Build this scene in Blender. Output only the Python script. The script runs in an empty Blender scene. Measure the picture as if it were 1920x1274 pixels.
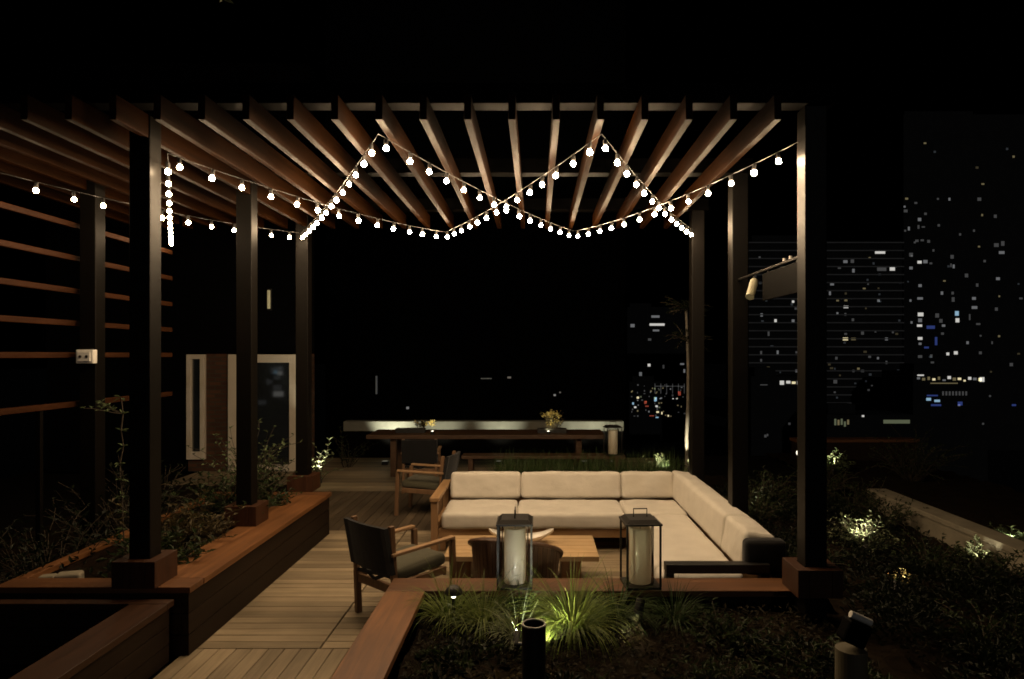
import bpy, bmesh, math, random
from mathutils import Vector, Matrix
R = math.radians
sc = bpy.context.scene
COL = sc.collection
PI = math.pi
F, CX, CY, H = 1280.0, 1005.0, 665.0, 2.15     # lens in photo pixels, vanishing point, eye height

def wx(px, Y): return (px - CX) * Y / F
def wz(py, Y): return H - (py - CY) * Y / F

# ------------------------------------------------------------------ mesh builder
class MB:
    def __init__(s): s.v = []; s.f = []
    def add(s, vs, fs):
        n = len(s.v); s.v += [tuple(p) for p in vs]; s.f += [tuple(i + n for i in f) for f in fs]; return s
    def box(s, x0, x1, y0, y1, z0, z1, m=None):
        vs = [Vector((x, y, z)) for z in (z0, z1) for y in (y0, y1) for x in (x0, x1)]
        if m is not None: vs = [m @ p for p in vs]
        return s.add(vs, [(0, 2, 3, 1), (4, 5, 7, 6), (0, 1, 5, 4), (2, 6, 7, 3), (0, 4, 6, 2), (1, 3, 7, 5)])
    def bar(s, a, b, w, h, up=(0, 0, 1)):
        a = Vector(a); b = Vector(b); d = (b - a); L = d.length; d.normalize()
        u = Vector(up); r = d.cross(u)
        if r.length < 1e-4: r = d.cross(Vector((1, 0, 0)))
        r.normalize(); u = r.cross(d)
        m = Matrix((r, d, u)).transposed().to_4x4(); m.translation = a
        return s.box(-w / 2, w / 2, 0, L, -h / 2, h / 2, m)
    def tube(s, pts, rad, n=6, cap=True):
        pts = [Vector(p) for p in pts]; rs = rad if isinstance(rad, (list, tuple)) else [rad] * len(pts)
        vs = []; fs = []
        prev = None
        for i, p in enumerate(pts):
            d = (pts[min(i + 1, len(pts) - 1)] - pts[max(i - 1, 0)]).normalized()
            if prev is None:
                r = d.cross(Vector((0, 0, 1)))
                if r.length < 1e-3: r = d.cross(Vector((1, 0, 0)))
            else:
                r = prev - d * prev.dot(d)
            r.normalize(); prev = r
            u = d.cross(r)
            for k in range(n):
                a = 2 * PI * k / n
                vs.append(p + (r * math.cos(a) + u * math.sin(a)) * rs[i])
        for i in range(len(pts) - 1):
            for k in range(n):
                a = i * n + k; b = i * n + (k + 1) % n
                fs.append((a, b, b + n, a + n))
        if cap:
            fs.append(tuple(range(n))[::-1]); fs.append(tuple((len(pts) - 1) * n + k for k in range(n)))
        return s.add(vs, fs)
    def lathe(s, prof, n=24, c=(0, 0, 0)):
        vs = []; fs = []
        for r, z in prof:
            for k in range(n):
                a = 2 * PI * k / n
                vs.append((c[0] + r * math.cos(a), c[1] + r * math.sin(a), c[2] + z))
        for i in range(len(prof) - 1):
            for k in range(n):
                a = i * n + k; b = i * n + (k + 1) % n
                fs.append((a, b, b + n, a + n))
        fs.append(tuple(range(n))[::-1]); fs.append(tuple((len(prof) - 1) * n + k for k in range(n)))
        return s.add(vs, fs)
    def cushion(s, x0, x1, y0, y1, z0, z1, r=.06, puff=.02, N=12, m=None):
        cx, cy, cz = (x0 + x1) / 2, (y0 + y1) / 2, (z0 + z1) / 2
        hx, hy, hz = (x1 - x0) / 2, (y1 - y0) / 2, (z1 - z0) / 2
        r = min(r, hx * .95, hy * .95, hz * .95)
        def pos(a, b, c):
            p = Vector((a * hx, b * hy, c * hz))
            q = Vector((max(-hx + r, min(hx - r, p.x)), max(-hy + r, min(hy - r, p.y)), max(-hz + r, min(hz - r, p.z))))
            d = p - q
            if d.length > 1e-6: p = q + d.normalized() * r
            k = puff * max(0, 1 - a * a) * max(0, 1 - b * b) + 0
            p.z += k * (1 if c > 0 else -.3) * (abs(c) > .5)
            ky = puff * .8 * max(0, 1 - a * a) * max(0, 1 - c * c)
            p.y += ky * (1 if b > 0 else -1) * (abs(b) > .5)
            kx = puff * .8 * max(0, 1 - b * b) * max(0, 1 - c * c)
            p.x += kx * (1 if a > 0 else -1) * (abs(a) > .5)
            return p + Vector((cx, cy, cz))
        # parameter spaced so rounded rims get vertices
        def spaced(h):
            t = [-1]
            e = r / h
            t += [-1 + e * .12, -1 + e * .3, -1 + e * .6, -1 + e]
            k = 5
            t += [(-1 + e) + (2 - 2 * e) * i / k for i in range(1, k)]
            t += [1 - e, 1 - e * .6, 1 - e * .3, 1 - e * .12, 1]
            return t
        tx, ty, tz = spaced(hx), spaced(hy), spaced(hz)
        for (ta, tb, fn, flip) in (
            (tx, ty, lambda a, b: (a, b, 1), 0), (tx, ty, lambda a, b: (a, b, -1), 1),
            (tx, tz, lambda a, b: (a, -1, b), 0), (tx, tz, lambda a, b: (a, 1, b), 1),
            (ty, tz, lambda a, b: (1, a, b), 0), (ty, tz, lambda a, b: (-1, a, b), 1)):
            vs = [pos(*fn(a, b)) for a in ta for b in tb]
            if m is not None: vs = [m @ p for p in vs]
            nb = len(tb); fs = []
            for i in range(len(ta) - 1):
                for j in range(nb - 1):
                    f = (i * nb + j, (i + 1) * nb + j, (i + 1) * nb + j + 1, i * nb + j + 1)
                    fs.append(f[::-1] if flip else f)
            s.add(vs, fs)
        return s
    def leaf(s, p, d, n, L, W, fold=.25):
        d = d.normalized(); side = d.cross(n)
        if side.length < 1e-4: side = Vector((1, 0, 0))
        side.normalize(); up = side.cross(d)
        return s.add([p, p + d * L * .45 + side * W / 2 + up * W * fold, p + d * L - up * L * .12,
                      p + d * L * .45 - side * W / 2 + up * W * fold], [(0, 1, 2), (0, 2, 3)])
    def blade(s, p, d, L, W, droop, n=6):
        """arching grass blade: starts along d, bends down by gravity"""
        d = d.normalized(); side = d.cross(Vector((0, 0, 1)))
        if side.length < 1e-3: side = Vector((1, 0, 0))
        side.normalize(); q = Vector(p); vs = []; dd = d.copy()
        for i in range(n + 1):
            t = i / n; w = W * (1 - t) ** .7 / 2 + .0004
            vs += [q + side * w, q - side * w]
            dd = (dd + Vector((0, 0, -droop / n * (0.4 + 1.6 * t)))).normalized()
            q = q + dd * L / n
        return s.add(vs, [(2 * i, 2 * i + 1, 2 * i + 3, 2 * i + 2) for i in range(n)])
    def build(s, name, mat, parent=None, smooth=False, bevel=0, weld=False):
        me = bpy.data.meshes.new(name); me.from_pydata(s.v, [], s.f); me.validate()
        if weld:
            b = bmesh.new(); b.from_mesh(me); bmesh.ops.remove_doubles(b, verts=b.verts, dist=2e-4)
            bmesh.ops.recalc_face_normals(b, faces=b.faces); b.to_mesh(me); b.free()
        if smooth: me.polygons.foreach_set('use_smooth', [True] * len(me.polygons)); me.set_sharp_from_angle(angle=R(55))
        me.materials.append(mat); me.update()
        o = bpy.data.objects.new(name, me); COL.objects.link(o)
        if parent is not None: o.parent = parent
        if bevel:
            b = o.modifiers.new('bevel', 'BEVEL'); b.width = bevel; b.segments = 2; b.limit_method = 'ANGLE'; b.harden_normals = False
        return o

def tag(o, label, cat, group=None):
    o['label'] = label; o['category'] = cat
    if group: o['group'] = group
    return o
def thing(name, label, cat, loc=(0, 0, 0), rz=0, group=None):
    o = bpy.data.objects.new(name, None); o.empty_display_size = .1; COL.objects.link(o)
    o.location = loc; o.rotation_euler = (0, 0, rz)
    return tag(o, label, cat, group)
def structure(o, kind='structure'):
    o['kind'] = kind; return o
def dup(root, loc, rz, label, group=None):
    r = root.copy(); COL.objects.link(r); r.location = loc; r.rotation_euler = (0, 0, rz); r['label'] = label
    if group: r['group'] = group
    for ch in list(root.children):
        c = ch.copy(); COL.objects.link(c); c.parent = r
        for g in list(ch.children):
            e = g.copy(); COL.objects.link(e); e.parent = c
    return r

# ------------------------------------------------------------------ materials
def newmat(name):
    m = bpy.data.materials.new(name); m.use_nodes = True
    nt = m.node_tree; b = nt.nodes['Principled BSDF']
    return m, nt, b
def N(nt, t, **kw):
    n = nt.nodes.new(t)
    for k, v in kw.items(): setattr(n, k, v)
    return n
def mat_plain(name, c, rough=.6, metal=0, var=.15, scale=8, bump=0, spec=.5, coords='Object'):
    m, nt, b = newmat(name)
    tc = N(nt, 'ShaderNodeTexCoord'); no = N(nt, 'ShaderNodeTexNoise'); no.inputs['Scale'].default_value = scale; no.inputs['Detail'].default_value = 5
    nt.links.new(tc.outputs[coords], no.inputs['Vector'])
    mr = N(nt, 'ShaderNodeMapRange'); mr.inputs[1].default_value = .25; mr.inputs[2].default_value = .75
    mr.inputs[3].default_value = 1 - var; mr.inputs[4].default_value = 1 + var
    nt.links.new(no.outputs[0], mr.inputs[0])
    mx = N(nt, 'ShaderNodeMix', data_type='RGBA', blend_type='MULTIPLY'); mx.inputs[0].default_value = 1
    mx.inputs[6].default_value = (*c, 1); nt.links.new(mr.outputs[0], mx.inputs[7])
    nt.links.new(mx.outputs[2], b.inputs['Base Color'])
    b.inputs['Roughness'].default_value = rough; b.inputs['Metallic'].default_value = metal
    b.inputs['Specular IOR Level'].default_value = spec
    if bump:
        bp = N(nt, 'ShaderNodeBump'); bp.inputs['Strength'].default_value = bump; bp.inputs['Distance'].default_value = .01
        nt.links.new(no.outputs[0], bp.inputs['Height']); nt.links.new(bp.outputs[0], b.inputs['Normal'])
    return m
def mat_wood(name, c1, c2, axis='Y', rough=.55, spec=.4, island=.25, scale=1.0):
    """long grain along an object axis, per-board tint"""
    m, nt, b = newmat(name)
    tc = N(nt, 'ShaderNodeTexCoord'); mp = N(nt, 'ShaderNodeMapping')
    s = {'X': (1.2, 24, 24), 'Y': (24, 1.2, 24), 'Z': (24, 24, 1.2)}[axis]
    mp.inputs['Scale'].default_value = [v * scale for v in s]
    geo = N(nt, 'ShaderNodeNewGeometry')
    off = N(nt, 'ShaderNodeMath', operation='MULTIPLY'); off.inputs[1].default_value = 37.0
    nt.links.new(geo.outputs['Random Per Island'], off.inputs[0])
    cmb = N(nt, 'ShaderNodeCombineXYZ')
    for k in range(3): nt.links.new(off.outputs[0], cmb.inputs[k])
    ad = N(nt, 'ShaderNodeVectorMath', operation='ADD')
    nt.links.new(tc.outputs['Object'], ad.inputs[0]); nt.links.new(cmb.outputs[0], ad.inputs[1])
    nt.links.new(ad.outputs[0], mp.inputs['Vector'])
    n1 = N(nt, 'ShaderNodeTexNoise'); n1.inputs['Scale'].default_value = 1.0; n1.inputs['Detail'].default_value = 8; n1.inputs['Roughness'].default_value = .65
    n1.inputs['Distortion'].default_value = .6
    nt.links.new(mp.outputs[0], n1.inputs['Vector'])
    cr = N(nt, 'ShaderNodeMapRange'); cr.inputs[1].default_value = .3; cr.inputs[2].default_value = .72
    nt.links.new(n1.outputs[0], cr.inputs[0])
    mx = N(nt, 'ShaderNodeMix', data_type='RGBA'); mx.inputs[6].default_value = (*c1, 1); mx.inputs[7].default_value = (*c2, 1)
    nt.links.new(cr.outputs[0], mx.inputs[0])
    iv = N(nt, 'ShaderNodeMapRange'); iv.inputs[3].default_value = 1 - island; iv.inputs[4].default_value = 1 + island
    nt.links.new(geo.outputs['Random Per Island'], iv.inputs[0])
    n2 = N(nt, 'ShaderNodeTexNoise'); n2.inputs['Scale'].default_value = 1.7; n2.inputs['Detail'].default_value = 4
    nt.links.new(tc.outputs['Object'], n2.inputs['Vector'])
    bl = N(nt, 'ShaderNodeMapRange'); bl.inputs[1].default_value = .3; bl.inputs[2].default_value = .7; bl.inputs[3].default_value = .82; bl.inputs[4].default_value = 1.15
    nt.links.new(n2.outputs[0], bl.inputs[0])
    mu = N(nt, 'ShaderNodeMath', operation='MULTIPLY'); nt.links.new(iv.outputs[0], mu.inputs[0]); nt.links.new(bl.outputs[0], mu.inputs[1])
    m2 = N(nt, 'ShaderNodeMix', data_type='RGBA', blend_type='MULTIPLY'); m2.inputs[0].default_value = 1
    nt.links.new(mx.outputs[2], m2.inputs[6]); nt.links.new(mu.outputs[0], m2.inputs[7])
    nt.links.new(m2.outputs[2], b.inputs['Base Color'])
    rr = N(nt, 'ShaderNodeMapRange'); rr.inputs[3].default_value = rough - .1; rr.inputs[4].default_value = rough + .12
    nt.links.new(n1.outputs[0], rr.inputs[0]); nt.links.new(rr.outputs[0], b.inputs['Roughness'])
    b.inputs['Specular IOR Level'].default_value = spec
    bp = N(nt, 'ShaderNodeBump'); bp.inputs['Strength'].default_value = .25; bp.inputs['Distance'].default_value = .004
    nt.links.new(n1.outputs[0], bp.inputs['Height']); nt.links.new(bp.outputs[0], b.inputs['Normal'])
    return m
def mat_fabric(name, c, scale=260, rough=.9):
    m, nt, b = newmat(name)
    tc = N(nt, 'ShaderNodeTexCoord')
    no = N(nt, 'ShaderNodeTexNoise'); no.inputs['Scale'].default_value = scale; no.inputs['Detail'].default_value = 2
    nt.links.new(tc.outputs['Object'], no.inputs['Vector'])
    n2 = N(nt, 'ShaderNodeTexNoise'); n2.inputs['Scale'].default_value = 5; n2.inputs['Detail'].default_value = 4
    nt.links.new(tc.outputs['Object'], n2.inputs['Vector'])
    a = N(nt, 'ShaderNodeMapRange'); a.inputs[3].default_value = .86; a.inputs[4].default_value = 1.1; nt.links.new(no.outputs[0], a.inputs[0])
    a2 = N(nt, 'ShaderNodeMapRange'); a2.inputs[1].default_value = .3; a2.inputs[2].default_value = .7; a2.inputs[3].default_value = .93; a2.inputs[4].default_value = 1.05; nt.links.new(n2.outputs[0], a2.inputs[0])
    mu = N(nt, 'ShaderNodeMath', operation='MULTIPLY'); nt.links.new(a.outputs[0], mu.inputs[0]); nt.links.new(a2.outputs[0], mu.inputs[1])
    mx = N(nt, 'ShaderNodeMix', data_type='RGBA', blend_type='MULTIPLY'); mx.inputs[0].default_value = 1; mx.inputs[6].default_value = (*c, 1)
    nt.links.new(mu.outputs[0], mx.inputs[7]); nt.links.new(mx.outputs[2], b.inputs['Base Color'])
    b.inputs['Roughness'].default_value = rough; b.inputs['Specular IOR Level'].default_value = .2
    b.inputs['Sheen Weight'].default_value = .15
    ad = N(nt, 'ShaderNodeMath', operation='ADD'); nt.links.new(no.outputs[0], ad.inputs[0])
    ml = N(nt, 'ShaderNodeMath', operation='MULTIPLY'); ml.inputs[1].default_value = 6; nt.links.new(n2.outputs[0], ml.inputs[0]); nt.links.new(ml.outputs[0], ad.inputs[1])
    bp = N(nt, 'ShaderNodeBump'); bp.inputs['Strength'].default_value = .35; bp.inputs['Distance'].default_value = .004
    nt.links.new(ad.outputs[0], bp.inputs['Height']); nt.links.new(bp.outputs[0], b.inputs['Normal'])
    return m
def mat_leaf(name, c1, c2, rough=.5):
    m, nt, b = newmat(name)
    geo = N(nt, 'ShaderNodeNewGeometry')
    mx = N(nt, 'ShaderNodeMix', data_type='RGBA'); mx.inputs[6].default_value = (*c1, 1); mx.inputs[7].default_value = (*c2, 1)
    nt.links.new(geo.outputs['Random Per Island'], mx.inputs[0])
    nt.links.new(mx.outputs[2], b.inputs['Base Color']); b.inputs['Roughness'].default_value = rough; b.inputs['Specular IOR Level'].default_value = .2
    tr = N(nt, 'ShaderNodeBsdfTranslucent'); nt.links.new(mx.outputs[2], tr.inputs['Color'])
    ms = N(nt, 'ShaderNodeMixShader'); ms.inputs[0].default_value = .3
    nt.links.new(b.outputs[0], ms.inputs[1]); nt.links.new(tr.outputs[0], ms.inputs[2])
    nt.links.new(ms.outputs[0], nt.nodes['Material Output'].inputs['Surface'])
    return m
def mat_emit(name, c, s, sample=True):
    m, nt, b = newmat(name)
    b.inputs['Base Color'].default_value = (*[min(.8, v) for v in c], 1); b.inputs['Roughness'].default_value = .4
    b.inputs['Emission Color'].default_value = (*c, 1); b.inputs['Emission Strength'].default_value = s
    m.cycles.emission_sampling = 'FRONT' if sample else 'NONE'
    return m
def mat_brick(name):
    m, nt, b = newmat(name)
    tc = N(nt, 'ShaderNodeTexCoord'); mp = N(nt, 'ShaderNodeMapping'); mp.inputs['Rotation'].default_value = (R(90), 0, 0)
    nt.links.new(tc.outputs['Object'], mp.inputs['Vector'])
    br = N(nt, 'ShaderNodeTexBrick'); br.inputs['Color1'].default_value = (.10, .04, .018, 1); br.inputs['Color2'].default_value = (.05, .02, .011, 1)
    br.inputs['Mortar'].default_value = (.05, .04, .03, 1); br.inputs['Scale'].default_value = 1; br.inputs['Brick Width'].default_value = .22
    br.inputs['Row Height'].default_value = .075; br.inputs['Mortar Size'].default_value = .01
    nt.links.new(mp.outputs[0], br.inputs['Vector']); nt.links.new(br.outputs['Color'], b.inputs['Base Color'])
    bp = N(nt, 'ShaderNodeBump'); bp.inputs['Strength'].default_value = .5; bp.invert = True
    nt.links.new(br.outputs['Fac'], bp.inputs['Height']); nt.links.new(bp.outputs[0], b.inputs['Normal'])
    b.inputs['Roughness'].default_value = .85
    return m
def mat_glass(name, tint=(.02, .025, .03)):
    m, nt, b = newmat(name)
    b.inputs['Base Color'].default_value = (*tint, 1); b.inputs['Roughness'].default_value = .03; b.inputs['Specular IOR Level'].default_value = .9
    b.inputs['Coat Weight'].default_value = .6
    return m
def mat_clear_glass(name):
    m, nt, b = newmat(name)
    tr = N(nt, 'ShaderNodeBsdfTransparent'); tr.inputs[0].default_value = (.96, .96, .95, 1)
    gl = N(nt, 'ShaderNodeBsdfGlossy'); gl.inputs['Roughness'].default_value = .06
    lw = N(nt, 'ShaderNodeLayerWeight'); lw.inputs[0].default_value = .08
    ms = N(nt, 'ShaderNodeMixShader'); nt.links.new(lw.outputs['Fresnel'], ms.inputs[0]); nt.links.new(tr.outputs[0], ms.inputs[1]); nt.links.new(gl.outputs[0], ms.inputs[2])
    nt.links.new(ms.outputs[0], nt.nodes['Material Output'].inputs['Surface']); return m
    b.inputs['Transmission Weight'].default_value = 1; b.inputs['Roughness'].default_value = .05; b.inputs['IOR'].default_value = 1.45
    b.inputs['Base Color'].default_value = (.92, .95, .9, 1)
    return m

M = {}
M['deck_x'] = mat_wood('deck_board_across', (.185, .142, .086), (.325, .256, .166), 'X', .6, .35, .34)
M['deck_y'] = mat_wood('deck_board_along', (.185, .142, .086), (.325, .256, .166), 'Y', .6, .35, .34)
M['deck_dark'] = mat_wood('deck_board_dark', (.055, .04, .025), (.11, .08, .05), 'Y', .65, .3, .25)  # darker boards for the middle deck
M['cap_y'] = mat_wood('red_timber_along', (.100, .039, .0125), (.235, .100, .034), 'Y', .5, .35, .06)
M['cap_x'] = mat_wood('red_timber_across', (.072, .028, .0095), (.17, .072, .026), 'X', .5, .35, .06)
M['rafter'] = mat_wood('rafter_timber', (.0080, .0029, .00065), (.0195, .0068, .0016), 'Y', .55, .03, .15)
M['slat'] = mat_wood('slat_timber', (.030, .0105, .0035), (.056, .020, .0070), 'Y', .6, .1, .12)
M['block'] = mat_wood('red_timber_upright', (.03, .0105, .004), (.065, .024, .009), 'Z', .5, .35, .08)
M['cap_shaded'] = mat_wood('shaded_red_timber', (.022, .0085, .003), (.052, .020, .0078), 'Y', .5, .3, .06)  # red timber darkened to stand for shade on the near ledge
M['fascia'] = mat_wood('dark_cladding', (.010, .0062, .0042), (.024, .0145, .009), 'Y', .55, .1, .2)
M['pale_teak'] = mat_wood('pale_teak', (.40, .26, .13), (.56, .39, .21), 'X', .5, .35, .12)
M['teak_x'] = mat_wood('teak_across', (.26, .145, .065), (.40, .245, .12), 'X', .5, .35, .10)
M['teak_y'] = mat_wood('teak_along', (.26, .145, .065), (.40, .245, .12), 'Y', .5, .35, .10)
M['teak_z'] = mat_wood('teak_upright', (.22, .12, .055), (.34, .20, .10), 'Z', .5, .35, .10)
M['walnut'] = mat_wood('walnut_stave', (.07, .035, .02), (.15, .08, .045), 'Z', .45, .4, .25)
M['walnut_rim'] = mat_wood('walnut_rim', (.06, .028, .016), (.12, .06, .032), 'X', .4, .45, .05)
M['chair_wood'] = mat_wood('chair_timber', (.12, .065, .033), (.22, .125, .065), 'Z', .45, .4, .10)
M['chair_arm'] = mat_wood('chair_arm_timber', (.26, .15, .075), (.40, .25, .13), 'Y', .45, .4, .10)
M['table_wood'] = mat_wood('long_table_timber', (.04, .02, .009), (.09, .045, .02), 'X', .5, .4, .12)
M['sand'] = mat_plain('sand_metal', (.26, .25, .17), .5)
M['post'] = mat_plain('bronze_powder_coat', (.0044, .0035, .0026), .45, 0, .10, 3, .04, .12)
M['beam'] = mat_plain('beam_paint', (.0011, .0009, .0007), .6, 0, .15, 3, .04, .025)
M['black'] = mat_plain('black_metal', (.018, .017, .016), .45, .3, .15, 6, .02)
M['iron'] = mat_plain('lantern_iron', (.016, .013, .010), .5, .5, .2, 14, .05)
M['sofa'] = mat_fabric('oatmeal_fabric', (.60, .56, .49))
M['sling'] = mat_fabric('black_sling', (.010, .010, .011), 180)
M['olive'] = mat_fabric('olive_cushion', (.075, .07, .045), 200)
M['white_paint'] = mat_plain('white_paint', (.68, .62, .52), .5, 0, .06, 3, .03)
M['white_plastic'] = mat_plain('white_plastic', (.80, .78, .72), .4, 0, .05, 6)
M['ceramic'] = mat_plain('white_ceramic', (.80, .77, .70), .25, 0, .04, 6)
M['candle'] = mat_plain('candle_wax', (.56, .55, .43), .5, 0, .05, 10, .03)
def frosted():
    m, nt, b = newmat('frosted_wax'); b.inputs['Base Color'].default_value = (.85, .79, .66, 1); b.inputs['Roughness'].default_value = .35
    tr = N(nt, 'ShaderNodeBsdfTranslucent'); tr.inputs[0].default_value = (.95, .89, .76, 1)
    ms = N(nt, 'ShaderNodeMixShader'); ms.inputs[0].default_value = .5
    nt.links.new(b.outputs[0], ms.inputs[1]); nt.links.new(tr.outputs[0], ms.inputs[2]); nt.links.new(ms.outputs[0], nt.nodes['Material Output'].inputs['Surface'])
    return m
M['frosted'] = frosted()
M['concrete'] = mat_plain('pale_concrete', (.13, .128, .105), .85, 0, .15, 5, .2)
M['wallc'] = mat_plain('garden_concrete', (.20, .175, .125), .85, 0, .2, 4, .2)
M['soil'] = mat_plain('bark_mulch', (.012, .008, .0045), .95, 0, .5, 22, .9, .06)
M['dark_wall'] = mat_plain('unlit_wall', (.0022, .0022, .0025), .95, 0, .2, 2, .1, .04)
M['tower'] = mat_plain('tower_render', (.040, .040, .040), .8, 0, .2, .2, .1)
M['tower_band'] = mat_plain('tower_slab_edge', (.55, .55, .56), .8, 0, .15, .3, .1)
M['brick'] = mat_brick('red_brick')
M['glass'] = mat_glass('door_glass')
M['clear'] = mat_clear_glass('lantern_glass')
M['city_ground'] = mat_plain('city_asphalt', (.03, .03, .032), .9, 0, .3, .05)
M['slab'] = mat_plain('roof_slab', (.007, .006, .005), .9, 0, .2, 3, .1, .06)
M['bark'] = mat_plain('bark', (.085, .075, .058), .85, 0, .3, 20, .5)
M['stem'] = mat_plain('stem', (.035, .025, .014), .8, 0, .3, 20, .2)
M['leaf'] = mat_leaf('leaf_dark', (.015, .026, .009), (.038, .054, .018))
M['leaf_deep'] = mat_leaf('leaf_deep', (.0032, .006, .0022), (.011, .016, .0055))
M['leaf2'] = mat_leaf('leaf_pale', (.07, .10, .05), (.15, .19, .09))
M['leaf3'] = mat_leaf('leaf_tan', (.05, .042, .018), (.10, .075, .033))
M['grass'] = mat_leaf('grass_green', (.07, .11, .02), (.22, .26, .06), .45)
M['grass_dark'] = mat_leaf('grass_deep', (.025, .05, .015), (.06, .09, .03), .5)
M['litter'] = mat_leaf('leaf_litter', (.010, .010, .005), (.038, .029, .013), .7)
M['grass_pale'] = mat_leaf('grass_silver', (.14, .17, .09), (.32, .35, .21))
M['flower'] = mat_leaf('flower', (.55, .42, .14), (.70, .60, .30), .6)
M['bulb'] = mat_emit('bulb_glow', (1.0, .71, .42), 490)
M['bulb_dim'] = mat_emit('bulb_glow_soft', (1.0, .71, .42), 150)
M['lens'] = mat_emit('lamp_lens', (1.0, .93, .72), 5)
M['lens_soft'] = mat_emit('lamp_lens_soft', (1.0, .93, .75), 2)
def win(name, c, s): M[name] = mat_emit(name, c, s, False)
M['lens_dim'] = mat_emit('lamp_lens_dim', (1.0, .93, .75), .1, False)
win('w_white', (1, .97, .90), .55); win('w_mid', (.9, .92, .95), .12); win('w_dim', (.85, .85, .85), .04); win('w_faint', (.7, .8, 1), .016); win('w_fwarm', (1, .75, .4), .022); win('w_warm', (1, .85, .5), .8)
win('w_wdim', (1, .8, .4), .12); win('w_blue', (.15, .25, 1), .13); win('w_cyan', (.45, .75, 1), .5); win('w_red', (1, .18, .1), .22); win('w_pale', (.75, .85, .5), .10)

rnd = random.Random(7)

# ------------------------------------------------------------------ camera / world / light
cam = bpy.data.cameras.new('camera'); co = bpy.data.objects.new('camera', cam); COL.objects.link(co); sc.camera = co
cam.sensor_width = 36; cam.lens = 24; co.location = (0, 0, H); co.rotation_euler = (R(90), 0, 0)
cam.shift_x = (960 - CX) / 1920; cam.shift_y = (CY - 637) / 1920; cam.clip_start = .05; cam.clip_end = 5000
w = bpy.data.worlds.new('World'); sc.world = w; w.use_nodes = True
nt = w.node_tree; bg = nt.nodes['Background']
sky = nt.nodes.new('ShaderNodeTexSky'); sky.sky_type = 'NISHITA'; sky.sun_disc = False
sky.sun_elevation = R(-8); sky.sun_rotation = R(200)
nt.links.new(sky.outputs[0], bg.inputs[0]); bg.inputs[1].default_value = .05
sd = bpy.data.lights.new('facade_fill', 'SUN'); sd.energy = .05; sd.angle = R(.5); sd.color = (1, .98, .95)  # added sun lamp that lifts the tower facades out of black
so = bpy.data.objects.new('facade_fill', sd); COL.objects.link(so); so.rotation_euler = (R(74), 0, R(12)); so.location = (0, 0, 30)
sc.view_settings.view_transform = 'Standard'; sc.view_settings.look = 'None'; sc.view_settings.exposure = 0; sc.view_settings.gamma = 1
sc.render.engine = 'CYCLES'
sc.cycles.use_denoising = True
try: sc.cycles.denoiser = 'OPENIMAGEDENOISE'
except Exception: pass
sc.cycles.max_bounces = 6; sc.cycles.sample_clamp_indirect = 2.5; sc.cycles.use_light_tree = True
sc.cycles.filter_width = 1.7

def spot(fix, loc, target, power, angle=60, blend=.6, color=(1, .9, .62), radius=.02):
    d = bpy.data.lights.new('lamp', 'SPOT'); d.energy = power; d.spot_size = R(angle); d.spot_blend = blend; d.color = color; d.shadow_soft_size = radius
    o = bpy.data.objects.new('lamp', d); COL.objects.link(o)
    o.location = loc; v = Vector(target) - Vector(loc); o.rotation_euler = v.to_track_quat('-Z', 'Y').to_euler()
    if fix is not None:
        bpy.context.view_layer.update(); o.parent = fix; o.matrix_parent_inverse = fix.matrix_world.inverted()
    return o

# ------------------------------------------------------------------ setting: ground, terrace, deck
g = MB().box(-1500, 1500, -600, 3000, -41, -40).build('ground', M['city_ground']); structure(g)
sl = MB().box(-9.5, 7.5, -1.0, 14.9, -.5, -.06).build('roof_terrace', M['slab']); structure(sl)
def boards(x0, x1, y0, y1, along, w=.118, gap=.006):
    mb = MB()
    if along == 'X':
        y = y0
        while y < y1 - .02:
            e = min(y + w, y1); x = x0
            mb.box(x0, x1 - .003, y, e - gap, -.03, rnd.uniform(-.0015, .0015)); y = e
    else:
        x = x0
        while x < x1 - .02:
            e = min(x + w, x1); mb.box(x, e - gap, y0, y1 - .003, -.03, rnd.uniform(-.0015, .0015)); x = e
    return mb
d1 = MB()
for b in (boards(-2.54, -1.585, 5.0, 8.35, 'X'), boards(-1.575, 2.05, 5.0, 8.35, 'X')): d1.add(b.v, b.f)
structure(d1.build('deck', M['deck_x'], bevel=.003))
structure(boards(-2.54, -1.08, .2, 4.99, 'Y').build('deck_entry', M['deck_y'], bevel=.003))
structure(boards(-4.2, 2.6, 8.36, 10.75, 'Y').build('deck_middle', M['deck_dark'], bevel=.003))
structure(boards(-6.2, 2.6, 10.76, 14.2, 'X', .14).build('deck_far', M['deck_x'], bevel=.003))

# soil (planting beds): a lumpy sheet
def soil_sheet(name, x0, x1, y0, y1, zf, step=.12, amp=.03):
    nx = max(2, int((x1 - x0) / step)); ny = max(2, int((y1 - y0) / step)); vs = []; fs = []
    for j in range(ny + 1):
        for i in range(nx + 1):
            x = x0 + (x1 - x0) * i / nx; y = y0 + (y1 - y0) * j / ny
            vs.append((x, y, zf(x, y) + rnd.uniform(-amp, amp)))
    for j in range(ny):
        for i in range(nx):
            a = j * (nx + 1) + i; fs.append((a, a + 1, a + nx + 2, a + nx + 1))
    return structure(MB().add(vs, fs).build(name, M['soil'], smooth=True))
def bed_z(x, y):
    t = max(0, min(1, (x - 1.7) / 1.5)); return .30 * (1 - t) + .04 * t
soil_sheet('soil', -.80, 2.24, .6, 4.9, lambda x, y: .30)
soil_sheet('soil_garden', 2.22, 4.58, .6, 11, lambda x, y: max(.03, .28 - .1 * (x - 2.1)))
soil_sheet('soil_left', -3.76, -2.86, 5.04, 7.95, lambda x, y: .38)
soil_sheet('soil_outer', -6.0, -3.85, 2, 11, lambda x, y: .05)
soil_sheet('soil_back', -.6, 1.95, 8.75, 9.45, lambda x, y: .42)
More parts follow.
